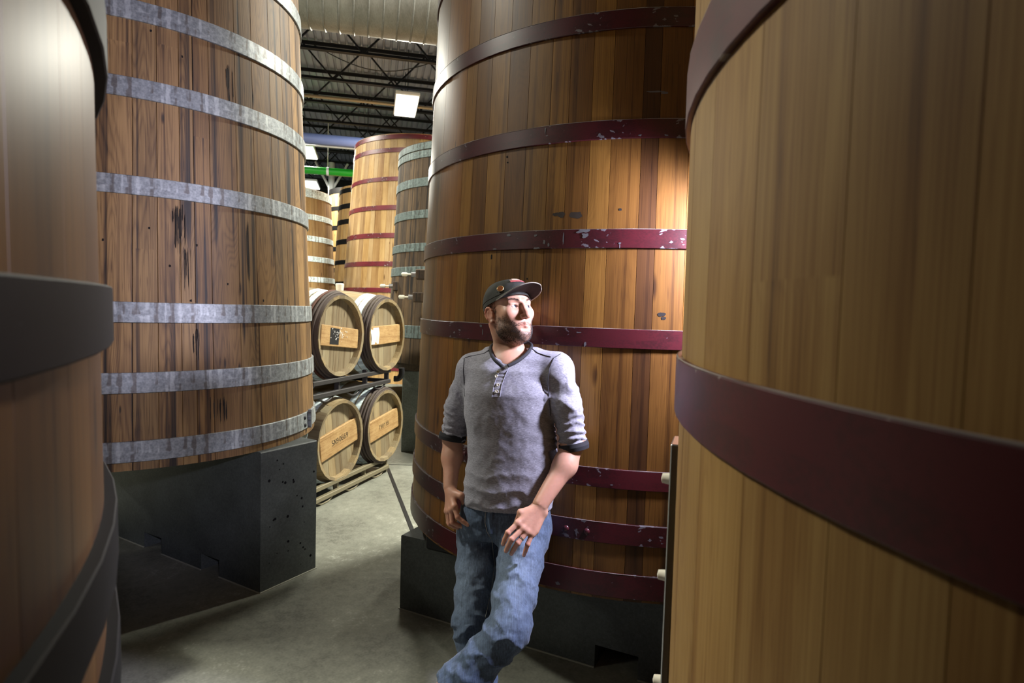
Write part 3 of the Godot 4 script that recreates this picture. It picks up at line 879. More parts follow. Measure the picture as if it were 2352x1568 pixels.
	var K := {"x": -3.0, "d": 14.2, "r": 1.2, "k": -0.05, "lo": -1.2, "hi": 2.6, "wood": M.tan_oak, "hoop": M.black_hoop, "width": 0.13, "seed": 63, "legs": true,
		"hoops": [[-0.3, -0.2], [0.40, 0.5], [0.876, 0.97], [1.32, 1.43], [1.76, 1.87], [2.10, 2.21], [2.45, 2.55]]}
	tank("oak_tank", "narrow strip of a brown tank with dark hoops, half hidden by the pale yellow tank", K)
	var G := {"x": -4.48, "d": 18.2, "r": 1.2, "k": -0.04, "lo": -1.2, "hi": 3.3, "wood": M.tan_oak, "hoop": M.black_hoop, "width": 0.14, "seed": 71, "legs": true,
		"hoops": [[0.3, 0.42], [0.9, 1.02], [1.5, 1.62], [2.1, 2.22], [2.65, 2.77], [3.14, 3.3]]}
	tank("oak_tank", "farthest tan tank with a dark top rim, under the small far lamp", G)

# the hatch of the grey tank: cross bars with screw handles, seen from the side
func clamps(te: Node3D) -> void:
	for c in [[-0.505, 0.316, 0.62, 0.97], [-0.53, 0.09, 0.62, 0.97], [-0.83, 0.21, 0.16, 0.46]]:    # [x, height, length, z], from the tank's axis
		var x: float = c[0]; var h: float = c[1] + 0.6; var z: float = c[3]
		var s := Soup.new()
		s.box(Vector3(0, -0.05, -0.07), Vector3(c[2], 0.05, 0.07), Transform3D(Basis.IDENTITY, Vector3(x, h, z)), 0.008)
		put("clamp_bar", s.mesh(), M.grey_oak[1], te)
		var n := Soup.new()
		n.tube([Vector3(x, h, z), Vector3(x - 0.05, h, z)], [0.028, 0.028], 6)
		put("clamp_nut", n.mesh(), M.steel, te)
		var r := Soup.new()
		r.tube([Vector3(x - 0.05, h, z), Vector3(x - 0.09, h, z)], [0.009, 0.009], 10)
		r.tube([Vector3(x - 0.09, h, z), Vector3(x - 0.10, h, z), Vector3(x - 0.14, h, z), Vector3(x - 0.15, h, z)], [0.012, 0.02, 0.02, 0.01], 14)
		put("clamp_handle", r.mesh(), M.plastic_white, te)
	var ed := Soup.new()
	var o := px(922, 852, 5.75) - te.position
	ed.tube(smooth_path([o + Vector3(0, 0.03, 0), o + Vector3(0, -0.03, 0), o + Vector3(-0.025, -0.07, 0), o + Vector3(-0.07, -0.075, 0)], 5), [0.028, 0.028, 0.028, 0.028, 0.028, 0.028, 0.028, 0.028, 0.028, 0.028, 0.028, 0.028, 0.028, 0.028, 0.028, 0.028], 14)
	put("drain_elbow", ed.mesh(), M.steel_dark, te)

# ==================================================================== plinths and bearers
func plinth(label: String, corner: Vector2, u: Vector2, length: float, depth: float, top: float, notches: Array, pits: int) -> Node3D:
	# corner: plan (x, d) of the front right or left end; u: along the front face; w: into the depth
	var w := Vector2(-u.y, u.x)
	if w.y < 0: w = -w
	var U := Vector3(u.x, 0, -u.y); var W := Vector3(w.x, 0, -w.y)
	var t := thing("concrete_plinth", label, "plinth", Vector3(corner.x, 0, -corner.y), 0.0, "dark grey concrete tank plinths")
	var bs := Basis(U, Vector3.UP, U.cross(Vector3.UP))
	var wz := 1.0 if U.cross(Vector3.UP).dot(W) > 0 else -1.0
	var cmb := CSGCombiner3D.new()
	cmb.name = "block"
	cmb.transform = Transform3D(bs, Vector3.ZERO)
	var pg := CSGPolygon3D.new()    # the wall as an outline with its drain notches, run into its depth
	var pl := PackedVector2Array([Vector2(0.006, top), Vector2(0, top - 0.006), Vector2(0, 0)])
	for n in notches:
		pl.append_array([Vector2(n[0], 0), Vector2(n[0], n[2]), Vector2(n[1], n[2]), Vector2(n[1], 0)])
	pl.append_array([Vector2(length, 0), Vector2(length, top - 0.006), Vector2(length - 0.006, top)])
	pg.polygon = pl
	pg.depth = depth
	pg.material = M.plinth
	pg.transform = Transform3D(Basis.IDENTITY, Vector3(0, 0, depth if wz > 0 else 0.0))
	cmb.add_child(pg)
	var rp := RandomNumberGenerator.new(); rp.seed = 99
	for i in pits:
		var sp := CSGSphere3D.new()
		sp.radius = rp.randf_range(0.003, 0.009)
		sp.radial_segments = 8; sp.rings = 5
		sp.operation = CSGShape3D.OPERATION_SUBTRACTION
		sp.material = M.void
		sp.position = Vector3(0, rp.randf_range(0.05, top - 0.03), wz * rp.randf_range(0.05, depth - 0.02))
		cmb.add_child(sp)
	t.add_child(cmb)
	var sl := Soup.new()      # line of sealant along the foot
	sl.box(Vector3(-0.008, -0.003, -0.004 if wz > 0 else -depth - 0.004), Vector3(0.004, 0.005, depth + 0.004 if wz > 0 else 0.004), Transform3D(bs, Vector3.ZERO), 0.001)
	var x0 := 0.0
	for n in notches + [[length, length, 0]]:
		sl.box(Vector3(x0, -0.003, -0.006 if wz > 0 else -0.002), Vector3(n[0], 0.005, 0.002 if wz > 0 else 0.006), Transform3D(bs, Vector3.ZERO), 0.001)
		x0 = n[1]
	put("sealant_line", sl.mesh(), M.sealant, t)
	return t

func plinths() -> void:
	var u := Vector2(-0.865, 0.502)
	plinth("dark concrete plinth with a bright pitted end, right under the grey-hooped tank", Vector2(-1.333, 3.205), u, 2.3, 0.385, EYE - 0.81, [[0.36, 0.53, 0.1], [0.94, 1.13, 0.1]], 26)
	plinth("sliver of concrete plinth lit bluish beside the closest dark brown tank", Vector2(-1.91, 2.255), u, 1.5, 0.385, EYE - 0.81, [], 20)
	var v := Vector2(0.897, -0.442)
	plinth("low dark concrete plinth behind the man's legs under the maroon-hooped tank", Vector2(-0.548, 3.084), v, 1.75, 0.42, EYE - 1.191, [[0.53, 0.716, 0.1], [1.068, 1.263, 0.105]], 8)
	plinth("second low concrete plinth hidden at the back of the maroon-hooped tank", Vector2(-0.1, 4.02), v, 1.75, 0.42, EYE - 1.191, [], 0)
	# timber bearers between plinth and tank
	var w := Vector3(0.442, 0, -0.897)
	for s in [[0.30, "left"], [0.92, "right"], [1.45, "hidden"]]:
		var o := Vector3(-0.548 + v.x * s[0], EYE - 1.19, -(3.084 + v.y * s[0]))
		var t := thing("timber_bearer", {"left": "black timber bearer end under the maroon-hooped tank, left of the man's legs", "right": "black timber bearer end with a slanted cut, right of the man's thigh", "hidden": "black timber bearer under the tank next to the closest golden tank"}[s[1]], "bearer", o, 0.0, "black timber bearers")
		var m := Soup.new()
		var bs := basis_to(w)
		m.box(Vector3(-0.085, 0.0, -0.10), Vector3(0.085, 0.078, 1.5), Transform3D(bs, Vector3.ZERO), 0.012)
		put("beam", m.mesh(), M.steel_dark, t)

# ==================================================================== barrels on racks
const BN := Vector3(0.956, 0, 0.292)      # where the heads face
const BR := Vector3(0.292, 0, -0.956)     # along the row, to the right and back
func barrel(label: String, c: Vector3, style: Dictionary) -> Node3D:
	# c: centre of the front rim; local x = BN (towards the viewer), y up, z = x cross y
	var rot: float = style.get("roll", 0.0)
	var L := 1.07; var rh := 0.33; var rb := 0.40
	var t := thing("wine_barrel", label, "barrel", c - BN * L * 0.5, 0.0, "oak barrels on the racks")
	t.transform.basis = Basis(BN, Vector3.UP, BN.cross(Vector3.UP)) * Basis(Vector3.RIGHT, rot)
	var rg := RandomNumberGenerator.new(); rg.seed = hash(label)
	var rad := func(x: float) -> float: return rb - (rb - rh) * pow(absf(x) / (L * 0.5), 1.9)
	# staves: each a bent board
	var n := 26
	var a := rg.randf()
	for i in n:
		var a1 := a + TAU / n * (1.0 if i == n - 1 else 1.0)
		var s := Soup.new()
		var seg := 8
		var uo := rg.randf(); var vo := rg.randf()
		for j in seg:
			var x0 := lerpf(-L * 0.5, L * 0.5, j / float(seg)); var x1 := lerpf(-L * 0.5, L * 0.5, (j + 1) / float(seg))
			var r0: float = rad.call(x0); var r1: float = rad.call(x1)
			var cs := [[a, -0.004], [a + 0.012, 0.0], [(a + a1) / 2, 0.0], [a1 - 0.012, 0.0], [a1, -0.004]]
			for m in 4:
				var P := []
				for e in [[x0, r0, cs[m]], [x1, r1, cs[m]], [x1, r1, cs[m + 1]], [x0, r0, cs[m + 1]]]:
					P.append([Vector3(e[0], cos(e[2][0]) * (e[1] + e[2][1]), sin(e[2][0]) * (e[1] + e[2][1])), Vector3(0, cos(e[2][0]), sin(e[2][0])), Vector2(uo + (e[2][0] - a) * 0.33, vo + e[0] / 4.0)])
				s.quad_n(P[0][0], P[1][0], P[2][0], P[3][0], P[0][1], P[1][1], P[2][1], P[3][1], P[0][2], P[1][2], P[2][2], P[3][2])
		# rim end and the inside of the chime
		for e in [-1.0, 1.0]:
			var x0: float = e * L * 0.5
			var o0 := Vector3(x0, cos(a) * rh, sin(a) * rh); var o1 := Vector3(x0, cos(a1) * rh, sin(a1) * rh)
			var i0 := Vector3(x0 - e * 0.004, cos(a) * (rh - 0.026), sin(a) * (rh - 0.026)); var i1 := Vector3(x0 - e * 0.004, cos(a1) * (rh - 0.026), sin(a1) * (rh - 0.026))
			var k0 := Vector3(x0 - e * 0.07, cos(a) * (rh - 0.03), sin(a) * (rh - 0.03)); var k1 := Vector3(x0 - e * 0.07, cos(a1) * (rh - 0.03), sin(a1) * (rh - 0.03))
			if e < 0:
				s.quad(o0, o1, i1, i0, Vector2(uo, vo), Vector2(uo + 0.06, vo), Vector2(uo + 0.06, vo + 0.02), Vector2(uo, vo + 0.02))
				s.quad(i0, i1, k1, k0, Vector2(uo, vo), Vector2(uo + 0.06, vo), Vector2(uo + 0.06, vo + 0.05), Vector2(uo, vo + 0.05))
			else:
				s.quad(o0, i0, i1, o1)
				s.quad(i0, k0, k1, i1)
		put("stave", s.mesh(), M.barrel_oak[rg.randi() % 3], t)
		a = a1
	# head boards, front and back
	for e in [1.0, -1.0]:
		var hx: float = e * (L * 0.5 - 0.055)
		var z := -0.31
		var R := rh - 0.022
		while z < R - 0.01:
			var z1 := minf(z + rg.randf_range(0.06, 0.1), R)
			if R - z1 < 0.03: z1 = R
			z = maxf(z, -R + 0.001)
			var s := Soup.new()
			var uo := rg.randf(); var vo := rg.randf()
			for j in 3:
				var za := lerpf(z + 0.0012, z1 - 0.0012, j / 3.0); var zb := lerpf(z + 0.0012, z1 - 0.0012, (j + 1) / 3.0)
				var ya := sqrt(maxf(R * R - za * za, 0)); var yb := sqrt(maxf(R * R - zb * zb, 0))
				var q := [Vector3(hx, -ya, za), Vector3(hx, ya, za), Vector3(hx, yb, zb), Vector3(hx, -yb, zb)]
				var us := [Vector2(uo + za, vo - ya / 4), Vector2(uo + za, vo + ya / 4), Vector2(uo + zb, vo + yb / 4), Vector2(uo + zb, vo - yb / 4)]
				if e > 0: s.quad(q[0], q[3], q[2], q[1], us[0], us[3], us[2], us[1])
				else: s.quad(q[0], q[1], q[2], q[3], us[0], us[1], us[2], us[3])
			put("head_board", s.mesh(), M.barrel_oak[rg.randi() % 3], t)
			z = z1
		var bk := Soup.new()
		bk.lathe([Vector2(0, -0.006), Vector2(rh - 0.02, -0.006)], 24, Transform3D(Basis(Vector3.DOWN * e, Vector3.RIGHT * e, Vector3(0, 0, 1)), Vector3(hx, 0, 0)))
		put("head_backing", bk.mesh(), M.bark, t)
	# hoops
	for h in style.hoops:    # [x from the front rim, width, material]
		for e in [1.0, -1.0]:
			var xc: float = L * 0.5 - h[0]
			var xa: float = e * (xc + h[1] * 0.5); var xb: float = e * (xc - h[1] * 0.5)
			var s := Soup.new()
			var lo := minf(xa, xb); var hi := maxf(xa, xb)
			var r0: float = rad.call(lo); var r1: float = rad.call(hi)
			var xf := Transform3D(Basis(Vector3(0, 1, 0), Vector3(1, 0, 0), Vector3(0, 0, -1)), Vector3.ZERO)
			s.lathe([Vector2(r0 - 0.003, lo), Vector2(r0 + 0.003, lo), Vector2(r1 + 0.003, hi), Vector2(r1 - 0.003, hi)], 48, xf)
			put("hoop", s.mesh(), h[2], t)
	# willow rings near the rim
	for wv in style.get("willow", []):     # [x from rim, radius of the rod, material]
		for e in [1.0, -1.0]:
			var xc: float = e * (L * 0.5 - wv[0])
			var pts := []; var rd := []
			var rr: float = rad.call(xc)
			for k in 49:
				var an := TAU * k / 48.0
				pts.append(Vector3(xc + sin(an * 3.0) * 0.003, cos(an) * (rr + wv[1] * 0.6), sin(an) * (rr + wv[1] * 0.6)))
				rd.append(wv[1] * (1.0 + 0.22 * sin(an * 7.0 + xc) + 0.12 * sin(an * 13.0)))
			var s := Soup.new()
			s.tube(pts, rd, 7, false)
			put("willow_hoop", s.mesh(), wv[2], t)
			if wv.size() > 3 and e > 0:      # binding of split cane
				for b in [[1.32, 1.72], [1.78, 2.05], [-1.9, -1.5]]:
					for k in 22:
						var an := lerpf(b[0], b[1], k / 21.0)
						var cs := Soup.new()
						var cpt := Vector3(xc, cos(an) * (rr + wv[1] * 0.6), sin(an) * (rr + wv[1] * 0.6))
						var dr := Vector3(0, cos(an), sin(an))
						var ring := []; var rr2 := []
						for m in 9:
							var am := TAU * m / 8.0
							ring.append(cpt + (dr * cos(am) + Vector3.RIGHT * sin(am)) * (wv[1] * 1.25))
							rr2.append(0.0026)
						cs.tube(ring, rr2, 5, false)
						put("cane_binding", cs.mesh(), M.willow, t)
	# cross bar on the head with its pegs
	if style.has("bar"):
		var b: Dictionary = style.bar
		var hx := L * 0.5 - 0.052
		var bs := Basis(Vector3.RIGHT, b.tilt)
		var s := Soup.new()
		s.box(Vector3(0, -b.h * 0.5, -0.285), Vector3(0.024, b.h * 0.5, 0.255), Transform3D(bs, Vector3(hx, b.y, 0)), 0.004)
		put("cross_bar", s.mesh(), M.bar_oak, t)
		for k in 3:
			var p := Soup.new()
			p.tube([Vector3(0.014, (k - 1) * b.h * 0.4, -0.28), Vector3(0.014, (k - 1) * b.h * 0.4, -0.302)], [0.009, 0.008], 8)
			put("peg", p.mesh(), M.barrel_oak[1], t, Transform3D(bs, Vector3(hx, b.y, 0)))
		if b.has("text"):
			var tm := TextMesh.new()
			tm.text = b.text
			var sf := SystemFont.new()
			sf.font_names = PackedStringArray(["Droid Sans Mono"])
			tm.font = sf
			tm.font_size = 32
			tm.pixel_size = b.size / 32.0
			tm.depth = 0.001
			put("stencil_lettering", tm, M.ink, t, Transform3D(bs * Basis(Vector3(0, 0, -1), Vector3.UP, Vector3.RIGHT), Vector3(hx + 0.0245, b.y, 0) + bs * Vector3(0, 0, b.get("tz", 0.0))))
		if b.has("tag"):
			var ts := Soup.new()
			var tw: float = b.tag[1]
			var cnt := 6
			for i in cnt:
				for jj in cnt:
					var q := []
					for e in [[i, jj], [i + 1, jj], [i + 1, jj + 1], [i, jj + 1]]:
						var u: float = e[0] / float(cnt); var v: float = e[1] / float(cnt)
						q.append(bs * Vector3(0.0255 + b.tag[3] * 0.004 * (sin(u * 7.0 + v * 3.0) + sin(v * 5.0 - u * 2.0) + 1.0), (v - 0.5) * tw * 1.05, b.tag[2] - (u - 0.5) * tw) + Vector3(hx, b.y, 0))
					ts.quad(q[0], q[3], q[2], q[1])
			put("paper_label", ts.mesh(), b.tag[0], t)
			if b.tag[3] < 0.5:
				for k in 46:   # flecks of wax on and beside the label
					var f := Soup.new()
					var fx := rg.randfn(0.0, 0.05); var fy := rg.randfn(0.02, 0.03)
					f.lathe([Vector2(0, 0.0012), Vector2(rg.randf_range(0.0015, 0.006), 0.0)], 6)
					put("wax_fleck", f.mesh(), M.paper, t, Transform3D(bs * Basis(Vector3.DOWN, Vector3.RIGHT, Vector3(0, 0, 1)), bs * Vector3(0.0262, clampf(fy, -0.07, 0.07), b.tag[2] - 0.06 + fx) + Vector3(hx, b.y, 0)))
	if style.get("bung", false):
		var s := Soup.new()
		s.lathe([Vector2(0.038, 0), Vector2(0.040, 0.05), Vector2(0.034, 0.056), Vector2(0, 0.056)], 18, Transform3D(Basis.IDENTITY, Vector3(0.06, rb - 0.004, 0)))
		put("bung", s.mesh(), M.plastic_white, t)
	return t

func barrel_racks() -> void:
	var z: Material = M.zinc_pale
	var wil := [[0.055, 0.011, M.bark], [0.083, 0.012, M.bark], [0.03, 0.010, M.bark]]
	barrel("upper left barrel with a black square label on its cross bar and cane-bound hoops", Vector3(-1.38, EYE - 0.257, -4.90), {"roll": -0.10, "hoops": [[0.02, 0.03, M.bark], [0.14, 0.05, z], [0.205, 0.05, z]], "willow": [[0.04, 0.010, M.bark], [0.065, 0.012, M.bark], [0.095, 0.012, M.willow, true]], "bar": {"y": -0.01, "h": 0.165, "tilt": 0.0, "tag": [M.label_black, 0.125, 0.07, 0.0]}, "bung": false})
	barrel("upper right barrel with a white paper label on its cross bar", Vector3(-1.145, EYE - 0.27, -5.56), {"roll": 0.03, "hoops": [[0.02, 0.03, M.bark], [0.13, 0.05, z], [0.19, 0.05, z]], "willow": wil, "bar": {"y": 0.0, "h": 0.17, "tilt": 0.0, "tag": [M.paper, 0.14, 0.2, 1.0]}, "bung": false})
	barrel("lower left barrel stencilled SN90669 on a tilted cross bar", Vector3(-1.375, EYE - 1.115, -4.90), {"roll": 0.16, "hoops": [[0.115, 0.055, z], [0.20, 0.055, z]], "bar": {"y": 0.0, "h": 0.20, "tilt": 0.0, "text": "SN90669", "size": 0.058, "tz": -0.02}})
	barrel("lower right barrel stencilled T90119 on a tilted cross bar", Vector3(-1.145, EYE - 1.115, -5.56), {"roll": 0.12, "hoops": [[0.02, 0.03, M.bark], [0.13, 0.05, z], [0.195, 0.05, z], [0.40, 0.05, z]], "willow": wil, "bar": {"y": 0.0, "h": 0.19, "tilt": 0.0, "text": "T90119", "size": 0.052, "tz": -0.0}})
	# bung standing behind the upper left barrel's rim
	var bs := Soup.new()
	bs.lathe([Vector2(0.034, 0), Vector2(0.040, 0.06), Vector2(0.034, 0.07), Vector2(0, 0.07)], 18)
	tag(put("bung", bs.mesh(), M.plastic_white, null, Transform3D(Basis.IDENTITY, Vector3(-1.145, EYE - 0.27 + 0.395, -5.56) - BN * 0.52)), "pale round bung stuck in the top of the upper right barrel", "bung")
	rack("lower steel barrel rack of tan square tube standing on the floor", 0.0, M.rack_tan)
	rack("upper dark steel barrel rack carrying the two top barrels", 0.862, M.rack_dark)

func rack(label: String, y: float, mat: Material) -> void:
	# origin on the line of the front rails, under the middle between both barrels
	var mid := (Vector3(-1.38, 0, -4.90) + Vector3(-1.145, 0, -5.56)) * 0.5
	var o := mid - BN * 0.03 + Vector3(0, y, 0)
	var t := thing("barrel_rack", label, "rack", o, 0.0, "steel barrel racks")
	var low := y < 0.1
	var top := 0.145 if low else 0.112
	var bot := 0.055 if low else 0.012
	var posts := [-0.74, -0.35, 0.08, 0.47]
	for f in [0.0, -1.0]:
		var d: Vector3 = BN * f
		beam("rail", d + BR * posts[0] + Vector3(0, top, 0), d + BR * posts[3] + Vector3(0, top, 0), 0.036, 0.036, mat, t, 0.004)
		beam("rail", d + BR * posts[0] + Vector3(0, bot, 0), d + BR * posts[3] + Vector3(0, bot, 0), 0.036, 0.036, mat, t, 0.004)
		for k in 4:
			var q: Vector3 = d + BR * posts[k] - BN * 0.03
			var lowest := 0.0 if low and (k == 0 or k == 3) else bot - 0.018
			if not low and k == 0: lowest = bot - 0.11
			beam("post", q + Vector3(0, lowest, 0), q + Vector3(0, top + (0.018 if low else 0.04), 0), 0.04, 0.04, mat, t, 0.004)
		# bent straps under the lower rail
		for c in [-0.55, -0.15, 0.28]:
			var pts := []; var rd := []
			for i in 9:
				var u := i / 8.0
				pts.append(d + BR * (c + lerpf(-0.11, 0.11, u)) + Vector3(0, maxf(bot - 0.015 - 0.042 * sin(PI * u), 0.008 if low else -1.0), 0))
				rd.append(0.008)
			var s := Soup.new()
			s.tube(pts, rd, 7)
			put("strap", s.mesh(), mat, t)
	for k in [0, 3]:
		beam("side_rail", BR * posts[k] + Vector3(0, bot, 0), BR * posts[k] - BN * 1.0 + Vector3(0, bot, 0), 0.036, 0.036, mat, t, 0.004)

# ==================================================================== implicit bodies
# a field is a list of shapes joined by smooth minimum; surface nets turn it into a mesh
class Field:
	var P := []            # [type, op, k, ...]
	var noise: FastNoiseLite
	func cone(a: Vector3, b: Vector3, ra: float, rb: float, k := 0.02, op := 0) -> void:
		var ba := b - a
		P.append([0, op, k, a, ba, 1.0 / maxf(ba.length_squared(), 1e-9), ra, rb - ra])
	func ball(c: Vector3, r: float, k := 0.01, op := 0) -> void:
		cone(c, c + Vector3(0, 1e-5, 0), r, r, k, op)
	func egg(c: Vector3, r: Vector3, rot := Basis.IDENTITY, k := 0.02, op := 0) -> void:
		P.append([1, op, k, c, rot.inverse(), Vector3(1 / r.x, 1 / r.y, 1 / r.z)])
	# stacked ovals: rows [y, x, z, half width, half depth], widest axis along rot.x
	func stack(rows: Array, rot: Basis, k := 0.03) -> void:
		P.append([2, 0, k, rows, rot.inverse()])
	# what lies beyond a plane, within r of o, is cut away
	func cut(o: Vector3, n: Vector3, r := 0.1, k := 0.004) -> void:
		P.append([3, 1, k, o, n.normalized(), r])
	func one(q: Array, p: Vector3) -> float:
		match q[0]:
			0:
				var pa: Vector3 = p - q[3]
				var h := clampf(pa.dot(q[4]) * q[5], 0.0, 1.0)
				return (pa - q[4] * h).length() - q[6] - q[7] * h
			1:
				var l: Vector3 = q[4] * (p - q[3])
				var s: Vector3 = l * q[5]
				var k0 := s.length()
				var k1: float = (s * q[5]).length()
				return k0 * (k0 - 1.0) / maxf(k1, 1e-6)
			2:
				var rows: Array = q[3]
				var n := rows.size()
				var y := clampf(p.y, rows[n - 1][0], rows[0][0])
				var i := 0
				while i < n - 2 and y < rows[i + 1][0]: i += 1
				var a: Array = rows[i]; var b: Array = rows[i + 1]
				var t: float = (a[0] - y) / (a[0] - b[0])
				t = t * t * (3.0 - 2.0 * t) * 0.5 + t * 0.5
				var l: Vector3 = q[4] * (p - Vector3(lerpf(a[1], b[1], t), y, lerpf(a[2], b[2], t)))
				var hw := lerpf(a[3], b[3], t); var hd := lerpf(a[4], b[4], t)
				var sx := absf(l.x) / hw; var sz := absf(l.z) / hd
				var e := pow(pow(sx, 2.4) + pow(sz, 2.4), 1.0 / 2.4)
				var dxy := (e - 1.0) * minf(hw, hd)
				return maxf(dxy, maxf(p.y - rows[0][0], rows[n - 1][0] - p.y))
			_:
				return maxf((q[3] - p).dot(q[4]), (p - q[3]).length() - q[5])
		return 1.0
	func ev(p: Vector3, L: Array) -> float:
		var d := 1.0
		for q in L:
			var e := one(q, p)
			var k: float = q[2]
			if q[1] == 0:
				var h := maxf(k - absf(d - e), 0.0) / k
				d = minf(d, e) - h * h * k * 0.25
			else:
				e = -e
				var h := maxf(k - absf(d - e), 0.0) / k
				d = maxf(d, e) + h * h * k * 0.25
		return d
	func near(c: Vector3, R: float) -> Array:
		var es := []
		var m := 1e9
		for q in P:
			var e := one(q, c)
			es.append(e)
			if q[1] == 0: m = minf(m, e)
		var L := []
		for i in P.size():
			var q: Array = P[i]
			if q[1] == 0:
				if es[i] < m + 2.2 * R + q[2]: L.append(q)
			elif es[i] < 1.3 * R + q[2]: L.append(q)
		return L
	func at(p: Vector3) -> float:
		return ev(p, P)
	func normal(p: Vector3) -> Vector3:
		var e := 0.002
		var L := near(p, 0.01)
		return Vector3(ev(p + Vector3(e, 0, 0), L) - ev(p - Vector3(e, 0, 0), L), ev(p + Vector3(0, e, 0), L) - ev(p - Vector3(0, e, 0), L), ev(p + Vector3(0, 0, e), L) - ev(p - Vector3(0, 0, e), L)).normalized()
	# from o along dir to the surface
	func march(o: Vector3, dir: Vector3, far := 1.0) -> Vector3:
		var t := 0.0
		for i in 90:
			var d := ev(o + dir * t, P)
			if d < 0.0003: break
			t += d * 0.7
			if t > far: break
		return o + dir * t
	# appended to s: surface of the field within lo..hi; skip(p) leaves cells out; shift(p, n) moves a vertex along n; tint(p, n) colours it
	func net(s: Soup, lo: Vector3, hi: Vector3, cell: float, skip: Callable, shift: Callable, tint: Callable) -> void:
		var N := 8
		var bs := cell * N
		var nb := Vector3i(((hi - lo) / bs).ceil())
		var verts := PackedVector3Array()
		var idx := {}
		var edges := []
		var R := bs * 0.8661
		var W := N + 1
		var val := PackedFloat32Array(); val.resize(W * W * W)
		var corner := [0, 1, W, W + 1, W * W, W * W + 1, W * W + W, W * W + W + 1]
		var off := [Vector3(0, 0, 0), Vector3(1, 0, 0), Vector3(0, 1, 0), Vector3(1, 1, 0), Vector3(0, 0, 1), Vector3(1, 0, 1), Vector3(0, 1, 1), Vector3(1, 1, 1)]
		var eds := [[0, 1], [2, 3], [4, 5], [6, 7], [0, 2], [1, 3], [4, 6], [5, 7], [0, 4], [1, 5], [2, 6], [3, 7]]
		for bz in nb.z:
			for by in nb.y:
				for bx in nb.x:
					var o := lo + Vector3(bx, by, bz) * bs
					var c := o + Vector3.ONE * bs * 0.5
					if skip.is_valid() and skip.call(c, R): continue
					var L := near(c, R)
					if L.is_empty(): continue
					if absf(ev(c, L)) > R * 1.35 + 0.012: continue
					var any_in := false; var any_out := false
					for z in W:
						for y in W:
							for x in W:
								var e := ev(o + Vector3(x, y, z) * cell, L)
								val[(z * W + y) * W + x] = e
								if e < 0: any_in = true
								else: any_out = true
					if not (any_in and any_out): continue
					for z in N:
						for y in N:
							for x in N:
								var b := (z * W + y) * W + x
								var mask := 0
								for k in 8:
									if val[b + corner[k]] < 0: mask |= 1 << k
								if mask == 0 or mask == 255: continue
								var sum := Vector3.ZERO
								var cnt := 0
								for ed in eds:
									var va: float = val[b + corner[ed[0]]]; var vb: float = val[b + corner[ed[1]]]
									if (va < 0) != (vb < 0):
										sum += off[ed[0]].lerp(off[ed[1]], va / (va - vb))
										cnt += 1
								var gx := bx * N + x; var gy := by * N + y; var gz := bz * N + z
								var key := (gz * 4096 + gy) * 4096 + gx
								idx[key] = verts.size()
								verts.append(o + (Vector3(x, y, z) + sum / cnt) * cell)
								var v0 := val[b] < 0
								if v0 != (val[b + 1] < 0): edges.append([key, 0, v0])
								if v0 != (val[b + W] < 0): edges.append([key, 1, v0])
								if v0 != (val[b + W * W] < 0): edges.append([key, 2, v0])
		var nor := PackedVector3Array(); nor.resize(verts.size())
		var quads := []
		var sx := 1; var sy := 4096; var sz := 4096 * 4096
		for e in edges:
			var key: int = e[0]
			var u: int; var w: int
			match e[1]:
				0: u = sy; w = sz
				1: u = sz; w = sx
				_: u = sx; w = sy
			var ks := [key, key - u, key - u - w, key - w]
			if not (idx.has(ks[1]) and idx.has(ks[2]) and idx.has(ks[3])): continue
			var q := [idx[ks[0]], idx[ks[1]], idx[ks[2]], idx[ks[3]]]
			if not e[2]: q = [q[3], q[2], q[1], q[0]]
			quads.append(q)
			var nn := (verts[q[2]] - verts[q[0]]).cross(verts[q[3]] - verts[q[1]])
			for k in 4: nor[q[k]] += nn
		var cols := PackedColorArray()
		var outer := 0.0
		for i in verts.size():
			nor[i] = nor[i].normalized()
		if verts.size() > 0:   # the outward way, told by the field
			var votes := 0
			for i in range(0, verts.size(), maxi(verts.size() / 60, 1)):
				votes += 1 if at(verts[i] + nor[i] * cell * 0.6) > at(verts[i] - nor[i] * cell * 0.6) else -1
			if votes < 0:
				for i in verts.size(): nor[i] = -nor[i]
				outer = 1.0
		if shift.is_valid():
			for i in verts.size(): verts[i] += nor[i] * shift.call(verts[i], nor[i])
			nor.fill(Vector3.ZERO)
			for q in quads:
				var nn := (verts[q[2]] - verts[q[0]]).cross(verts[q[3]] - verts[q[1]])
				if outer > 0: nn = -nn
				for k in 4: nor[q[k]] += nn
			for i in verts.size(): nor[i] = nor[i].normalized()
		if tint.is_valid():
			for i in verts.size(): cols.append(tint.call(verts[i], nor[i]))
		for q in quads:
			var order := [0, 1, 2, 0, 2, 3] if outer > 0 else [0, 2, 1, 0, 3, 2]
			for k in order:
				s.v.append(verts[q[k]]); s.n.append(nor[q[k]]); s.uv.append(Vector2.ZERO)
				if tint.is_valid(): s.c.append(cols[q[k]])

# a pixel of the photograph at a distance from the eye, as a point of the hall: how the pose was measured
func px(u: float, v: float, d: float) -> Vector3:
	var x := (u - 1176.0) / 1384.6; var y := -(v - 784.0) / 1384.6
	var c := cos(0.0294); var s := sin(0.0294)
	var x2 := c * x - s * y; var y2 := s * x + c * y
	var cp := cos(-0.05356); var sp := sin(-0.05356)
	var Y := y2 * cp + sp; var Z := cp - y2 * sp
	return Vector3(x2 * d / Z, EYE + Y * d / Z, -d)

var NONE: Callable
var HB := Basis.IDENTITY      # head axes: x his left, y up, z where he faces
var HO := Vector3.ZERO        # head centre
var TB := Basis.IDENTITY      # chest axes
var pn := FastNoiseLite.new()

func hd(x: float, y: float, z: float) -> Vector3:
	return HO + HB * (Vector3(x, y, z) * 1.03)

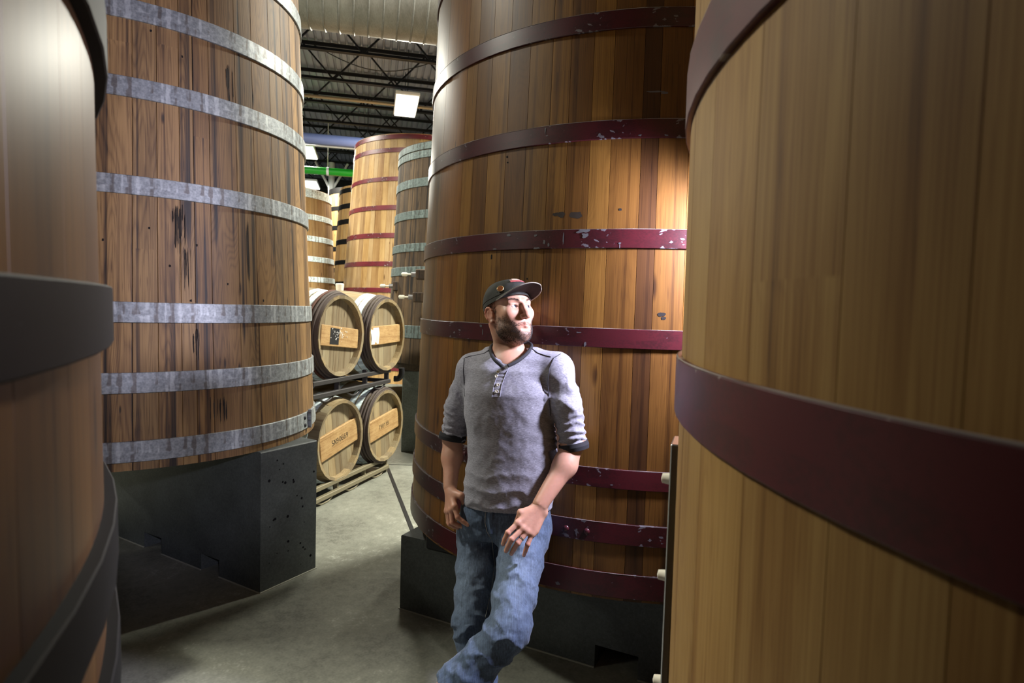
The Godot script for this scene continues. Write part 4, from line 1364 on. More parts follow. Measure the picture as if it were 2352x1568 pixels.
func frame_of(yaw: float, pitch: float) -> Basis:
	var f := Vector3(sin(yaw) * cos(pitch), sin(pitch), cos(yaw) * cos(pitch))
	var x := Vector3(cos(yaw), 0, -sin(yaw))
	return Basis(x, f.cross(x), f)

func head_field(F: Field) -> void:
	var hs := 1.03
	var egg := func(c: Vector3, r: Vector3, k: float, op := 0, rot := Basis.IDENTITY) -> void: F.egg(hd(c.x, c.y, c.z), r * hs, HB * rot, k, op)
	egg.call(Vector3(0, 0.030, -0.012), Vector3(0.077, 0.088, 0.096), 0.02)
	egg.call(Vector3(0, -0.036, 0.033), Vector3(0.061, 0.082, 0.060), 0.03)
	egg.call(Vector3(0, -0.084, 0.036), Vector3(0.050, 0.038, 0.050), 0.03)
	F.ball(hd(0, -0.106, 0.070), 0.022, 0.025)
	for s in [-1.0, 1.0]:
		F.cone(hd(s * 0.054, -0.050, -0.002), hd(s * 0.047, -0.082, 0.020), 0.018, 0.018, 0.03)
		F.cone(hd(s * 0.047, -0.082, 0.020), hd(s * 0.012, -0.108, 0.066), 0.018, 0.016, 0.025)
		F.ball(hd(s * 0.047, -0.024, 0.060), 0.019, 0.025)
		F.cone(hd(s * 0.012, 0.016, 0.086), hd(s * 0.044, 0.019, 0.068), 0.0085, 0.009, 0.014)
	# nose
	F.cone(hd(0, 0.010, 0.087), hd(0, -0.036, 0.110), 0.0075, 0.010, 0.010)
	F.ball(hd(0, -0.041, 0.1105), 0.0125, 0.006)
	for s in [-1.0, 1.0]:
		F.ball(hd(s * 0.0125, -0.0435, 0.100), 0.0088, 0.006)
	# eye sockets, lids
	for s in [-1.0, 1.0]:
		egg.call(Vector3(s * 0.031, 0.000, 0.094), Vector3(0.021, 0.013, 0.013), 0.012, 1)
		F.ball(hd(s * 0.031, -0.003, 0.0695), 0.0142, 0.004)
		F.cone(hd(s * 0.020, 0.006, 0.081), hd(s * 0.043, 0.0055, 0.0755), 0.0032, 0.003, 0.004)
		F.cone(hd(s * 0.020, -0.0095, 0.079), hd(s * 0.042, -0.010, 0.074), 0.0022, 0.002, 0.006)
		egg.call(Vector3(s * 0.0312, -0.0025, 0.0855), Vector3(0.0138, 0.0060, 0.016), 0.002, 1, Basis(Vector3.UP, s * 0.28))
	# mouth
	for s in [-1.0, 1.0]:
		F.cone(hd(0, -0.0715, 0.0960), hd(s * 0.027, -0.0760, 0.0815), 0.0042, 0.0025, 0.007)
		F.cone(hd(0, -0.0812, 0.0945), hd(s * 0.022, -0.0785, 0.0825), 0.0052, 0.0028, 0.007)
	for s in [-1.0, 1.0]:
		F.cone(hd(0, -0.0765, 0.1010), hd(s * 0.029, -0.0775, 0.0845), 0.0014, 0.0014, 0.003, 1)
	egg.call(Vector3(0, -0.0935, 0.099), Vector3(0.018, 0.006, 0.008), 0.010, 1)
	for s in [-1.0, 1.0]:
		F.ball(hd(s * 0.0062, -0.0515, 0.1055), 0.0038, 0.003, 1)
	# ears
	for s in [-1.0, 1.0]:
		var er := Basis(Vector3.UP, s * -0.42) * Basis(Vector3.RIGHT, -0.18)
		egg.call(Vector3(s * 0.079, -0.018, -0.012), Vector3(0.0075, 0.030, 0.0175), 0.008, 0, er)
		egg.call(Vector3(s * 0.0885, -0.014, -0.006), Vector3(0.0075, 0.017, 0.009), 0.004, 1, er)
		var pts := []
		for i in 9:
			var a := lerpf(-0.6, 3.7, i / 8.0)
			pts.append(Vector3(s * 0.0825, -0.014, -0.012) + er * Vector3(s * 0.002, sin(a) * 0.026, cos(a) * 0.0155))
		for i in 8: F.cone(hd(pts[i].x, pts[i].y, pts[i].z), hd(pts[i + 1].x, pts[i + 1].y, pts[i + 1].z), 0.0038, 0.0038, 0.003)
		F.ball(hd(s * 0.0795, -0.046, -0.003), 0.0075, 0.008)

func neck_field(F: Field) -> void:
	var nb := px(1170, 815, 2.375)
	F.cone(hd(0, -0.045, -0.030), nb, 0.055, 0.060, 0.03)
	for s in [-1.0, 1.0]:
		F.cone(hd(s * 0.060, -0.050, -0.030), px(1163, 836, 2.325) + TB.x * s * 0.012, 0.014, 0.011, 0.022)
	F.ball(hd(0, -0.125, 0.028), 0.014, 0.03)

func hand_bones(F: Field, wrist: Vector3, side: Array, thumb: Array) -> void:
	for f in side:       # [knuckle, middle joint, tip, r]
		var k: Vector3 = f[0]; var m: Vector3 = f[1]; var t: Vector3 = f[2]; var r: float = f[3] * 1.08
		var dj: Vector3 = m.lerp(t, 0.52) + (m - k).normalized() * 0.002
		F.cone(wrist.lerp(k, 0.12), k, 0.0145, 0.0118, 0.012)
		F.cone(k, m, r * 1.08, r * 1.0, 0.005)
		F.cone(m, dj, r * 1.0, r * 0.93, 0.003)
		F.cone(dj, t, r * 0.93, r * 0.80, 0.003)
		F.ball(m, r * 1.0, 0.004)
		F.ball(k, r * 1.1, 0.010)
	F.cone(thumb[0], thumb[1], 0.016, 0.0125, 0.018)
	F.cone(thumb[1], thumb[2], 0.0115, 0.0105, 0.006)
	F.cone(thumb[2], thumb[3], 0.0105, 0.0085, 0.004)

var lh := []
var rh := []
func body_field(hands: bool) -> Field:
	var F := Field.new()
	# trunk and limbs inside the clothes
	F.cone(px(1172, 850, 2.36), px(1165, 1130, 2.35), 0.10, 0.10, 0.03)
	F.cone(px(1172, 850, 2.36), px(1275, 842, 2.31), 0.06, 0.045, 0.04)
	F.cone(px(1172, 850, 2.36), px(1090, 842, 2.40), 0.06, 0.045, 0.04)
	# his left arm (right in the photo)
	F.cone(px(1284, 848, 2.30), px(1318, 1012, 2.26), 0.044, 0.040, 0.03)
	F.cone(px(1318, 1012, 2.26), px(1298, 1068, 2.225), 0.041, 0.042, 0.03)
	F.cone(px(1298, 1068, 2.225), px(1241, 1158, 2.155), 0.041, 0.029, 0.03)
	var wl := px(1239, 1164, 2.150)
	F.ball(px(1249, 1176, 2.150), 0.0125, 0.014)
	F.cone(px(1246, 1180, 2.150), px(1230, 1219, 2.118), 0.0145, 0.0125, 0.016)
	lh = [[px(1189.5, 1201, 2.105), px(1166.5, 1223, 2.085), px(1155.5, 1249, 2.105), 0.0082], [px(1201, 1213, 2.10), px(1175, 1238, 2.075), px(1162, 1265, 2.10), 0.0084], [px(1211, 1220, 2.10), px(1189, 1247, 2.078), px(1174.5, 1271.5, 2.105), 0.0080], [px(1222, 1226, 2.108), px(1212, 1250, 2.092), px(1203.5, 1275, 2.115), 0.0072]]
	if hands: hand_bones(F, wl, lh, [px(1224, 1171, 2.145), px(1196, 1177, 2.130), px(1189, 1196, 2.150), px(1192, 1216, 2.165)])
	# his right arm (left in the photo)
	F.cone(px(1084, 848, 2.405), px(1040, 1000, 2.455), 0.038, 0.038, 0.03)
	F.cone(px(1040, 1000, 2.46), px(1038, 1050, 2.43), 0.040, 0.039, 0.03)
	F.cone(px(1038, 1050, 2.43), px(1034, 1118, 2.36), 0.037, 0.0265, 0.03)
	var wr := px(1034, 1124, 2.352)
	rh = [[px(1044, 1163, 2.29), px(1051, 1187, 2.275), px(1074, 1205, 2.270), 0.0085], [px(1037, 1170, 2.305), px(1039, 1199, 2.295), px(1060, 1209, 2.30), 0.0086], [px(1031, 1173, 2.325), px(1033, 1203, 2.32), px(1051, 1212, 2.325), 0.0082], [px(1027, 1173, 2.348), px(1030, 1200, 2.345), px(1045, 1209, 2.35), 0.0075]]
	if hands: hand_bones(F, wr, rh, [px(1040, 1131, 2.335), px(1059, 1138, 2.305), px(1066, 1153, 2.315), px(1070, 1170, 2.325)])
	# legs inside the jeans, feet
	F.cone(px(1165, 1130, 2.35), px(1210, 1210, 2.32), 0.10, 0.07, 0.03)
	F.cone(px(1165, 1130, 2.35), px(1100, 1210, 2.40), 0.10, 0.07, 0.03)
	F.cone(px(1210, 1210, 2.32), px(1174, 1448, 2.02), 0.07, 0.05, 0.02)
	F.cone(px(1174, 1448, 2.02), px(975, 1630, 1.98), 0.048, 0.036, 0.02)
	F.cone(px(1100, 1210, 2.40), px(1080, 1450, 2.22), 0.07, 0.05, 0.02)
	F.cone(px(1080, 1450, 2.22), px(1120, 1735, 2.08), 0.048, 0.036, 0.02)
	return F

func person() -> void:
	pn.seed = 5
	pn.frequency = 1.0
	pn.noise_type = FastNoiseLite.TYPE_SIMPLEX_SMOOTH
	HB = frame_of(deg_to_rad(35), deg_to_rad(14))
	TB = frame_of(deg_to_rad(-6), 0)
	HO = px(1196, 704, 2.30) - HB * (Vector3(0, -0.003, 0.078) * 1.03)
	var B := body_field(false)
	var HF := body_field(true)
	var H := Field.new()
	head_field(H)
	neck_field(H)
	neck_field(B)
	var root := Soup.new()
	# body: coarse grid, head and hands apart
	var skin := func(p: Vector3, n: Vector3) -> Color: return skin_tint(p, n)
	var bump_skin := func(p: Vector3, _n: Vector3) -> float: return 0.0006 + pn.get_noise_3dv(p * 300.0) * 0.0003
	B.net(root, Vector3(-0.5, 0.05, -2.6), Vector3(0.4, EYE + 0.02, -1.85), 0.0075, NONE, NONE, skin)
	var hl := px(1205, 1215, 2.12)
	HF.net(root, hl - Vector3(0.10, 0.10, 0.09), hl + Vector3(0.08, 0.085, 0.07), 0.0026, NONE, bump_skin, skin)
	var hr := px(1046, 1165, 2.32)
	HF.net(root, hr - Vector3(0.06, 0.10, 0.09), hr + Vector3(0.07, 0.09, 0.08), 0.0028, NONE, bump_skin, skin)
	H.net(root, HO - Vector3(0.14, 0.30, 0.15), HO + Vector3(0.14, 0.15, 0.15), 0.0024, NONE, NONE, skin)
	var ms := StandardMaterial3D.new()
	ms.vertex_color_use_as_albedo = true
	ms.roughness = 0.5
	ms.subsurf_scatter_enabled = true
	ms.subsurf_scatter_strength = 0.12
	var man := put("person", root.mesh(), ms)
	tag(man, "man in dark cap, grey shirt and blue jeans leaning cross-legged against a wooden tank", "person")
	eyes(man)
	face_hair(man, H)
	cap(man, H)
	shirt(man)
	jeans(man)
	shoes(man)
	ring(man)

func skin_tint(p: Vector3, _n: Vector3) -> Color:
	var base := Color(0.46, 0.25, 0.172)
	var l := HB.inverse() * (p - HO) / 1.03
	var f := pn.get_noise_3dv(p * 60.0) * 0.07 + pn.get_noise_3dv(p * 240.0) * 0.06
	if l.length() < 0.2 and l.y > -0.16:
		var lip := clampf(1.0 - Vector2(l.x / 0.023, (l.y + 0.0765) / 0.0105).length(), 0, 1) * (1.0 if l.z > 0.07 else 0.0)
		base = base.lerp(Color(0.46, 0.17, 0.14), clampf(lip * 2.0, 0, 0.5))
		var ck := clampf(1.0 - (l - Vector3(-0.045, -0.032, 0.065)).length() / 0.03, 0, 1) + clampf(1.0 - (l - Vector3(0.045, -0.032, 0.065)).length() / 0.03, 0, 1) + clampf(1.0 - (l - Vector3(0, -0.042, 0.112)).length() / 0.02, 0, 1)
		base = base.lerp(Color(0.52, 0.22, 0.16), clampf(ck * 0.5, 0, 0.5))
		if absf(l.x) > 0.07 and l.z < 0.02: base = base.lerp(Color(0.52, 0.20, 0.13), 0.5)
		var m := beard_mask(l)
		base = base.lerp(Color(0.12, 0.08, 0.06), clampf(m, 0, 1) * clampf(0.5 - (l.y + 0.05) * 8.0, 0.25, 0.72))
	elif p.y < EYE - 0.6:
		base = base.lerp(Color(0.48, 0.235, 0.16), 0.5)
		for hnd in [lh, rh]:
			for fg in hnd:
				var td: float = (p - fg[2] - Vector3(0, 0.002, 0.004)).length()
				if td < 0.0065: base = base.lerp(Color(0.60, 0.36, 0.30), 0.6)
				for jt in [0, 1]:
					var kd: float = (p - fg[jt]).length()
					base = base.lerp(Color(0.44, 0.17, 0.12), 0.45 * clampf(1.0 - (kd - 0.007) / 0.007, 0, 1))
	return Color(base.r * (1 + f), base.g * (1 + f), base.b * (1 + f))

# where the short beard grows, in head axes
func beard_mask(l: Vector3) -> float:
	var n := pn.get_noise_3dv(l * 130.0) * 0.006
	var x := absf(l.x)
	# upper border: from the sideburn down the cheek to the mouth corner
	var top := lerpf(-0.070, -0.030, clampf((x - 0.022) / 0.042, 0, 1))
	if l.z < 0.035: top = lerpf(top, 0.005, clampf((0.035 - l.z) / 0.03, 0, 1))
	var m := clampf((top - l.y + n) / 0.012, 0, 1)
	if l.z < -0.004 : m *= clampf((l.z + 0.014) / 0.010, 0, 1)
	m *= clampf((l.y + 0.142 - n) / 0.02, 0, 1)
	# bare patch round the lips, moustache above
	var mouth := Vector2(x / 0.027, (l.y + 0.082) / 0.017).length()
	if l.z > 0.06: m *= clampf((mouth - 0.95) / 0.3, 0, 1)
	var mo := clampf(1.0 - absf(l.y + 0.0625 + x * 0.28) / 0.0075, 0, 1) * clampf((0.031 - x) / 0.006, 0, 1)
	if l.z > 0.06: m = maxf(m, mo * 0.75)
	return m

func eyes(man: Node3D) -> void:
	var mw := std(Color(0.80, 0.77, 0.75), 0.15)
	var mi := std(Color(0.16, 0.20, 0.25), 0.15)
	var mp := std(Color(0.01, 0.01, 0.01), 0.1)
	for s in [-1.0, 1.0]:
		var c := hd(s * 0.031, -0.003, 0.0695)
		var look := (HB * Vector3(0.40, 0.16, 1.0)).normalized()
		var e := Soup.new()
		var bs := basis_to(look)
		var xf := Transform3D(Basis(bs.x, bs.z, -bs.y), c)
		var pr := []
		for i in 13:
			var a := lerpf(-PI / 2, PI / 2, i / 12.0)
			pr.append(Vector2(cos(a) * 0.0124, sin(a) * 0.0124))
		e.lathe(pr, 20, xf)
		var o := put("eye", e.mesh(), mw, man)
		for d in [["iris", 0.0060, 0.0110, mi], ["pupil", 0.0026, 0.0124, mp]]:
			var g := Soup.new()
			g.lathe([Vector2(d[1], d[2] - 0.0002 if d[1] < 0.005 else 0.01105), Vector2(d[1] * 0.5, d[2] + 0.0012), Vector2(0, d[2] + 0.0015)], 16, xf) if d[1] > 0.005 else g.lathe([Vector2(d[1], 0.01225), Vector2(0, 0.01275)], 14, xf)
			put(d[0], g.mesh(), d[3], o)

func hair_strands(called: String, label: String, F: Field, spots: Array, mat: Material, man: Node3D) -> void:
	# spots: [point, direction, length]
	var s := Soup.new()
	for q in spots:
		var a: Vector3 = q[0]; var d: Vector3 = q[1]; var L: float = q[2]
		var sd := d.cross(Vector3(0.3, 0.9, 0.2)).normalized()
		var up := d.cross(sd)
		var r := 0.00032
		var b := a + d * L * 0.55; var e := a + (d + Vector3(0, -0.35, 0)).normalized() * L
		for k in 3:
			var o0 := (sd * cos(TAU * k / 3) + up * sin(TAU * k / 3)) * r
			var o1 := (sd * cos(TAU * (k + 1) / 3) + up * sin(TAU * (k + 1) / 3)) * r
			s.quad(a + o0, b + o0 * 0.8, b + o1 * 0.8, a + o1)
			s.tri(b + o0 * 0.8, e, b + o1 * 0.8)
	var o := put(called, s.mesh(), mat, man)
	tag(o, label, "", "", "stuff")

func face_hair(man: Node3D, H: Field) -> void:
	var mh := std(Color(0.085, 0.060, 0.045), 0.75)
	var rg := RandomNumberGenerator.new(); rg.seed = 77
	# beard: strands rooted on the skin where the mask says so
	var spots := []
	var tries := 0
	while spots.size() < 5200 and tries < 60000:
		tries += 1
		var dir := Vector3(rg.randfn(), rg.randfn(), rg.randfn()).normalized()
		dir.z = absf(dir.z) * 1.0 - 0.15
		dir.y = -absf(dir.y) + 0.35
		dir = dir.normalized()
		var o := Vector3(0, -0.055, 0.02) + dir * 0.13
		var p := H.march(hd(o.x, o.y, o.z), HB * -dir, 0.12)
		var l := HB.inverse() * (p - HO) / 1.03
		if absf(l.x) > 0.073: continue
		var m := beard_mask(l)
		if l.y < -0.10 and l.z < 0.02: m *= 0.6
		if rg.randf() > m * clampf(0.35 - (l.y + 0.04) * 11.0, 0.25, 1.0): continue
		var n := (p - hd(0, -0.05, 0.01)).normalized()
		var g := (n * 0.55 + HB * Vector3(signf(l.x) * 0.1, -0.8, 0.25) + Vector3(rg.randfn(), rg.randfn(), rg.randfn()) * 0.28).normalized()
		spots.append([p - n * 0.0008, g, rg.randf_range(0.0028, 0.0062) * (0.8 if l.y > -0.07 else 1.15)])
	hair_strands("beard", "short dark beard and moustache", H, spots, mh, man)
	# brows
	spots = []
	for s in [-1.0, 1.0]:
		for i in 110:
			var t := rg.randf()
			var o := Vector3(s * lerpf(0.014, 0.050, t), 0.0165 + 0.008 * sin(t * 2.4) + rg.randfn() * 0.0018, 0.13)
			var p := H.march(hd(o.x, o.y, o.z), HB * Vector3(0, 0, -1), 0.1)
			spots.append([p, (HB * Vector3(s * 0.9, 0.25, 0.25)).normalized(), rg.randf_range(0.005, 0.009)])
	hair_strands("eyebrow", "brown eyebrows", H, spots, std(Color(0.16, 0.115, 0.085), 0.8), man)
	# hair below the cap, round the ears and nape
	spots = []
	for i in 5200:
		var a := rg.randf_range(0.15, 1.0) * PI * (1 if rg.randf() < 0.5 else -1)
		var y := rg.randf_range(-0.075, 0.035)
		var dir := Vector3(sin(a), 0, cos(a))
		if absf(a) < 1.15: continue
		if y < -0.012 and absf(a) < 2.05: continue
		if y < -0.05 and absf(a) < 2.5: continue
		var o := Vector3(0, y, -0.012) + dir * 0.15
		var p := H.march(hd(o.x, o.y, o.z), HB * -dir, 0.14)
		var g := (HB * (dir * 0.35 + Vector3(0, -0.8, -0.45)) + Vector3(rg.randfn(), rg.randfn(), rg.randfn()) * 0.2).normalized()
		var lq := HB.inverse() * (p - HO) / 1.03
		if absf(lq.x) > 0.0765 and absf(lq.z) < 0.03: continue
		spots.append([p, g, rg.randf_range(0.006, 0.014)])
	hair_strands("hair", "short dark brown hair under the cap", H, spots, mh, man)

func cap(man: Node3D, _H: Field) -> void:
	var fab := speckle_image(128, 128, 61, [[0.0, Color(0.13, 0.135, 0.115)], [1.0, Color(0.21, 0.215, 0.185)]], 0.03, 0.2, 5, 5, 8)
	var mc := tri_scale(std(Color(0.85, 0.85, 0.85), 0.85, 0, tex(fab), bump(fab, 1.5), 0.4), 9.0)
	var mu := std(Color(0.115, 0.075, 0.065), 0.85)
	var me := std(Color(0.52, 0.50, 0.46), 0.8)
	# crown of six panels; rim tilts down to the back
	var ctr := Vector3(0, 0.026, -0.012)
	var surf := func(az: float, el: float) -> Vector3:
		# az: 0 front, el: 0 rim .. 1 top
		var rim := 0.020 * cos(az) - 0.006
		var a := lerpf(0.0, PI / 2, el)
		var rx := 0.0855; var rz := 0.106 if cos(az) > 0 else 0.104
		var hgt := 0.090 - rim
		var sq := pow(cos(a), 0.72)
		var fold := 0.0022 * sin(az * 3.0 + 1.0) * sin(el * PI) + 0.004 * pn.get_noise_2d(az * 1.6 + 9.0, el * 3.0) * (1.0 - el * 0.5)
		var peak := 0.010 * clampf(cos(az), 0, 1) * sin(el * PI)
		return ctr + Vector3(sin(az) * (rx + fold) * sq, rim + hgt * pow(sin(a), 0.9), cos(az) * (rz + fold + peak) * sq)
	var s := Soup.new()
	var na := 72; var ne := 18
	var grid := []
	for i in na + 1:
		var row := []
		for j in ne + 1:
			var az := TAU * i / na; var el := j / float(ne)
			var p: Vector3 = surf.call(az, el)
			var dpanel := absf(fposmod(az / (TAU / 6) + 0.0, 1.0) - 0.5)      # seams between panels
			if dpanel > 0.46: p -= (p - ctr).normalized() * 0.0012
			row.append(hd(p.x, p.y, p.z))
		grid.append(row)
	var nrm := func(i: int, j: int) -> Vector3:
		var a: Vector3 = grid[(i + 1) % na][j] - grid[(i - 1 + na) % na][j]
		var b: Vector3 = grid[i % na][mini(j + 1, ne)] - grid[i % na][maxi(j - 1, 0)]
		if j == ne: return HB.y
		return b.cross(a).normalized() * (1.0 if b.cross(a).dot(grid[i % na][j] - HO) > 0 else -1.0)
	for i in na:
		for j in ne:
			s.quad_n(grid[i][j], grid[i][j + 1], grid[i + 1][j + 1], grid[i + 1][j], nrm.call(i, j), nrm.call(i, j + 1), nrm.call(i + 1, j + 1), nrm.call(i + 1, j), Vector2.ZERO, Vector2.ZERO, Vector2.ZERO, Vector2.ZERO)
	# folded inside of the rim
	for i in na:
		var inn := []
		for k in [i, i + 1]:
			var p: Vector3 = surf.call(TAU * k / na, 0.0)
			var q := ctr + (p - ctr) * Vector3(0.955, 1, 0.955)
			inn.append([hd(q.x, q.y, q.z), hd(q.x * 0.99, q.y + 0.03, q.z * 0.99)])
		s.quad(grid[i][0], grid[i + 1][0], inn[1][0], inn[0][0])
		s.quad(inn[0][0], inn[1][0], inn[1][1], inn[0][1])
	var c := put("cap", s.mesh(), mc, man)
	tag(c, "faded dark green baseball cap")
	# band seam above the rim
	var band := []; var br := []
	for i in 73:
		var p: Vector3 = surf.call(TAU * i / 72.0, 0.10)
		var q := ctr + (p - ctr) * 1.006
		band.append(hd(q.x, q.y, q.z)); br.append(0.0009)
	var bt := Soup.new()
	bt.tube(band, br, 5, false)
	put("band_stitching", bt.mesh(), mu, c)
	# visor
	var vis := func(u: float, t: float) -> Vector3:
		# u -1..1 from his right to his left, t 0 at the crown .. 1 at the edge
		var az := u * 1.12
		var root: Vector3 = surf.call(az, 0.07)
		root = ctr + (root - ctr) * 0.985
		var reach := 0.078 * pow(maxf(1.0 - pow(absf(u), 2.6), 0.0), 0.62)
		var o := root + Vector3(sin(az) * reach * 0.22 * t, 0, reach * t)
		o.y += 0.017 * t - 0.022 * t * t * (u * u) - 0.05 * reach * t * t
		o.y -= 0.006 * u * u
		return o
	var vt := Soup.new(); var vb := Soup.new(); var ve := Soup.new()
	var nu := 36; var nt := 8
	for i in nu:
		for j in nt:
			var q := []
			for e in [[i, j], [i + 1, j], [i + 1, j + 1], [i, j + 1]]:
				q.append(vis.call(-1.0 + 2.0 * e[0] / nu, e[1] / float(nt)))
			var up := []; var dn := []
			for e in q:
				up.append(hd(e.x, e.y + 0.0016, e.z)); dn.append(hd(e.x, e.y - 0.0016, e.z))
			vt.quad(up[0], up[3], up[2], up[1])
			vb.quad(dn[0], dn[1], dn[2], dn[3])
	var ep := []; var er := []
	for i in nu + 1:
		var e: Vector3 = vis.call(-1.0 + 2.0 * i / nu, 1.0)
		ep.append(hd(e.x, e.y, e.z)); er.append(0.0019)
	ve.tube(ep, er, 8)
	put("visor", vt.mesh(), mc, c)
	tag(put("visor_underside", vb.mesh(), mu, c), "dark brown underside of the visor")
	tag(put("visor_edging", ve.mesh(), me, c), "worn pale edge of the visor")
	# patch on the front and a round pin
	var onto := func(az: float, el: float, lift: float) -> Vector3:
		var p: Vector3 = surf.call(az, el)
		p = ctr + (p - ctr) * (1.0 + lift / 0.1)
		return hd(p.x, p.y, p.z)
	var pw := Soup.new(); var pr := Soup.new()
	for i in 16:
		for j in 8:
			var a0 := lerpf(-0.45, 0.45, i / 16.0); var a1 := lerpf(-0.45, 0.45, (i + 1) / 16.0)
			var e0 := lerpf(0.42, 0.66, j / 8.0); var e1 := lerpf(0.42, 0.66, (j + 1) / 8.0)
			var tgt := pw if j >= 3 else pr
			if j >= 5 and (i < 3 or i > 12): continue
			if j == 3: continue
			tgt.quad(onto.call(a0, e0, 0.0022), onto.call(a0, e1, 0.0022), onto.call(a1, e1, 0.0022), onto.call(a1, e0, 0.0022))
	put("embroidered_patch", pw.mesh(), std(Color(0.74, 0.66, 0.58), 0.9), c)
	tag(put("embroidered_patch", pr.mesh(), std(Color(0.66, 0.30, 0.30), 0.9), c), "pink-red embroidered band")
	var pc: Vector3 = onto.call(-0.92, 0.26, 0.001)
	var pd: Vector3 = (pc - onto.call(-0.92, 0.26, -0.02)).normalized()
	var pb := basis_to(pd)
	var pin := Soup.new()
	pin.lathe([Vector2(0.0122, 0.0), Vector2(0.0125, 0.0025), Vector2(0.0105, 0.0042), Vector2(0, 0.0048)], 24, Transform3D(Basis(pb.x, pb.z, -pb.y), pc))
	var pe := put("pin_badge", pin.mesh(), std(Color(0.42, 0.24, 0.10), 0.3, 0.4), c)
	var rim2 := Soup.new()
	var rp := []; var rr := []
	for i in 25:
		var a := TAU * i / 24.0
		rp.append(pc + pd * 0.0025 + (pb.x * cos(a) + pb.y * sin(a)) * 0.0125); rr.append(0.0010)
	rim2.tube(rp, rr, 6, false)
	put("badge_rim", rim2.mesh(), std(Color(0.85, 0.72, 0.5), 0.25, 0.8), c)

# ------------------------------------------------------------------ clothes
func shirt_field() -> Field:
	var F := Field.new()
	var row := func(yp: float, xc: float, a: float, b: float, dd := 2.338) -> Array:
		var p := px(xc, yp, dd)
		return [p.y, p.x, p.z, a, b]
	F.stack([row.call(806, 1172, 0.085, 0.06, 2.37), row.call(822, 1174, 0.135, 0.085, 2.36), row.call(850, 1175, 0.168, 0.108, 2.35), row.call(900, 1172, 0.178, 0.124), row.call(950, 1169, 0.175, 0.124), row.call(1000, 1175, 0.174, 0.121), row.call(1050, 1178, 0.178, 0.124), row.call(1100, 1174, 0.184, 0.128), row.call(1140, 1168, 0.180, 0.126), row.call(1158, 1166, 0.174, 0.122)], TB, 0.03)
	F.cone(px(1172, 822, 2.37), px(1276, 846, 2.31), 0.052, 0.062, 0.05)
	F.cone(px(1172, 822, 2.37), px(1090, 846, 2.40), 0.052, 0.058, 0.05)
	# his left sleeve, then the right
	F.cone(px(1279, 852, 2.30), px(1302, 930, 2.265), 0.063, 0.058, 0.035)
	F.cone(px(1302, 930, 2.265), px(1322, 1052, 2.25), 0.058, 0.0475, 0.02)
	F.cone(px(1084, 852, 2.405), px(1055, 930, 2.44), 0.060, 0.057, 0.035)
	F.cone(px(1055, 930, 2.44), px(1037, 1034, 2.45), 0.057, 0.0485, 0.02)
	# neck opening
	F.egg(px(1173, 800, 2.345), Vector3(0.082, 0.075, 0.085), TB, 0.006, 1)
	F.cone(px(1158, 838, 2.235), px(1153, 848, 2.225), 0.016, 0.004, 0.008, 1)
	# ends of the sleeves and the hem
	F.cut(px(1318, 1027, 2.255), (px(1316, 1018, 2.255) - px(1302, 930, 2.265)))
	F.cut(px(1040, 1007, 2.45), (px(1041, 1000, 2.45) - px(1054, 930, 2.455)))
	return F

func near_bone(p: Vector3, a: Vector3, b: Vector3) -> Array:   # [t along, distance]
	var ba := b - a
	var t := (p - a).dot(ba) / ba.length_squared()
	return [t, (p - a - ba * clampf(t, 0, 1)).length()]

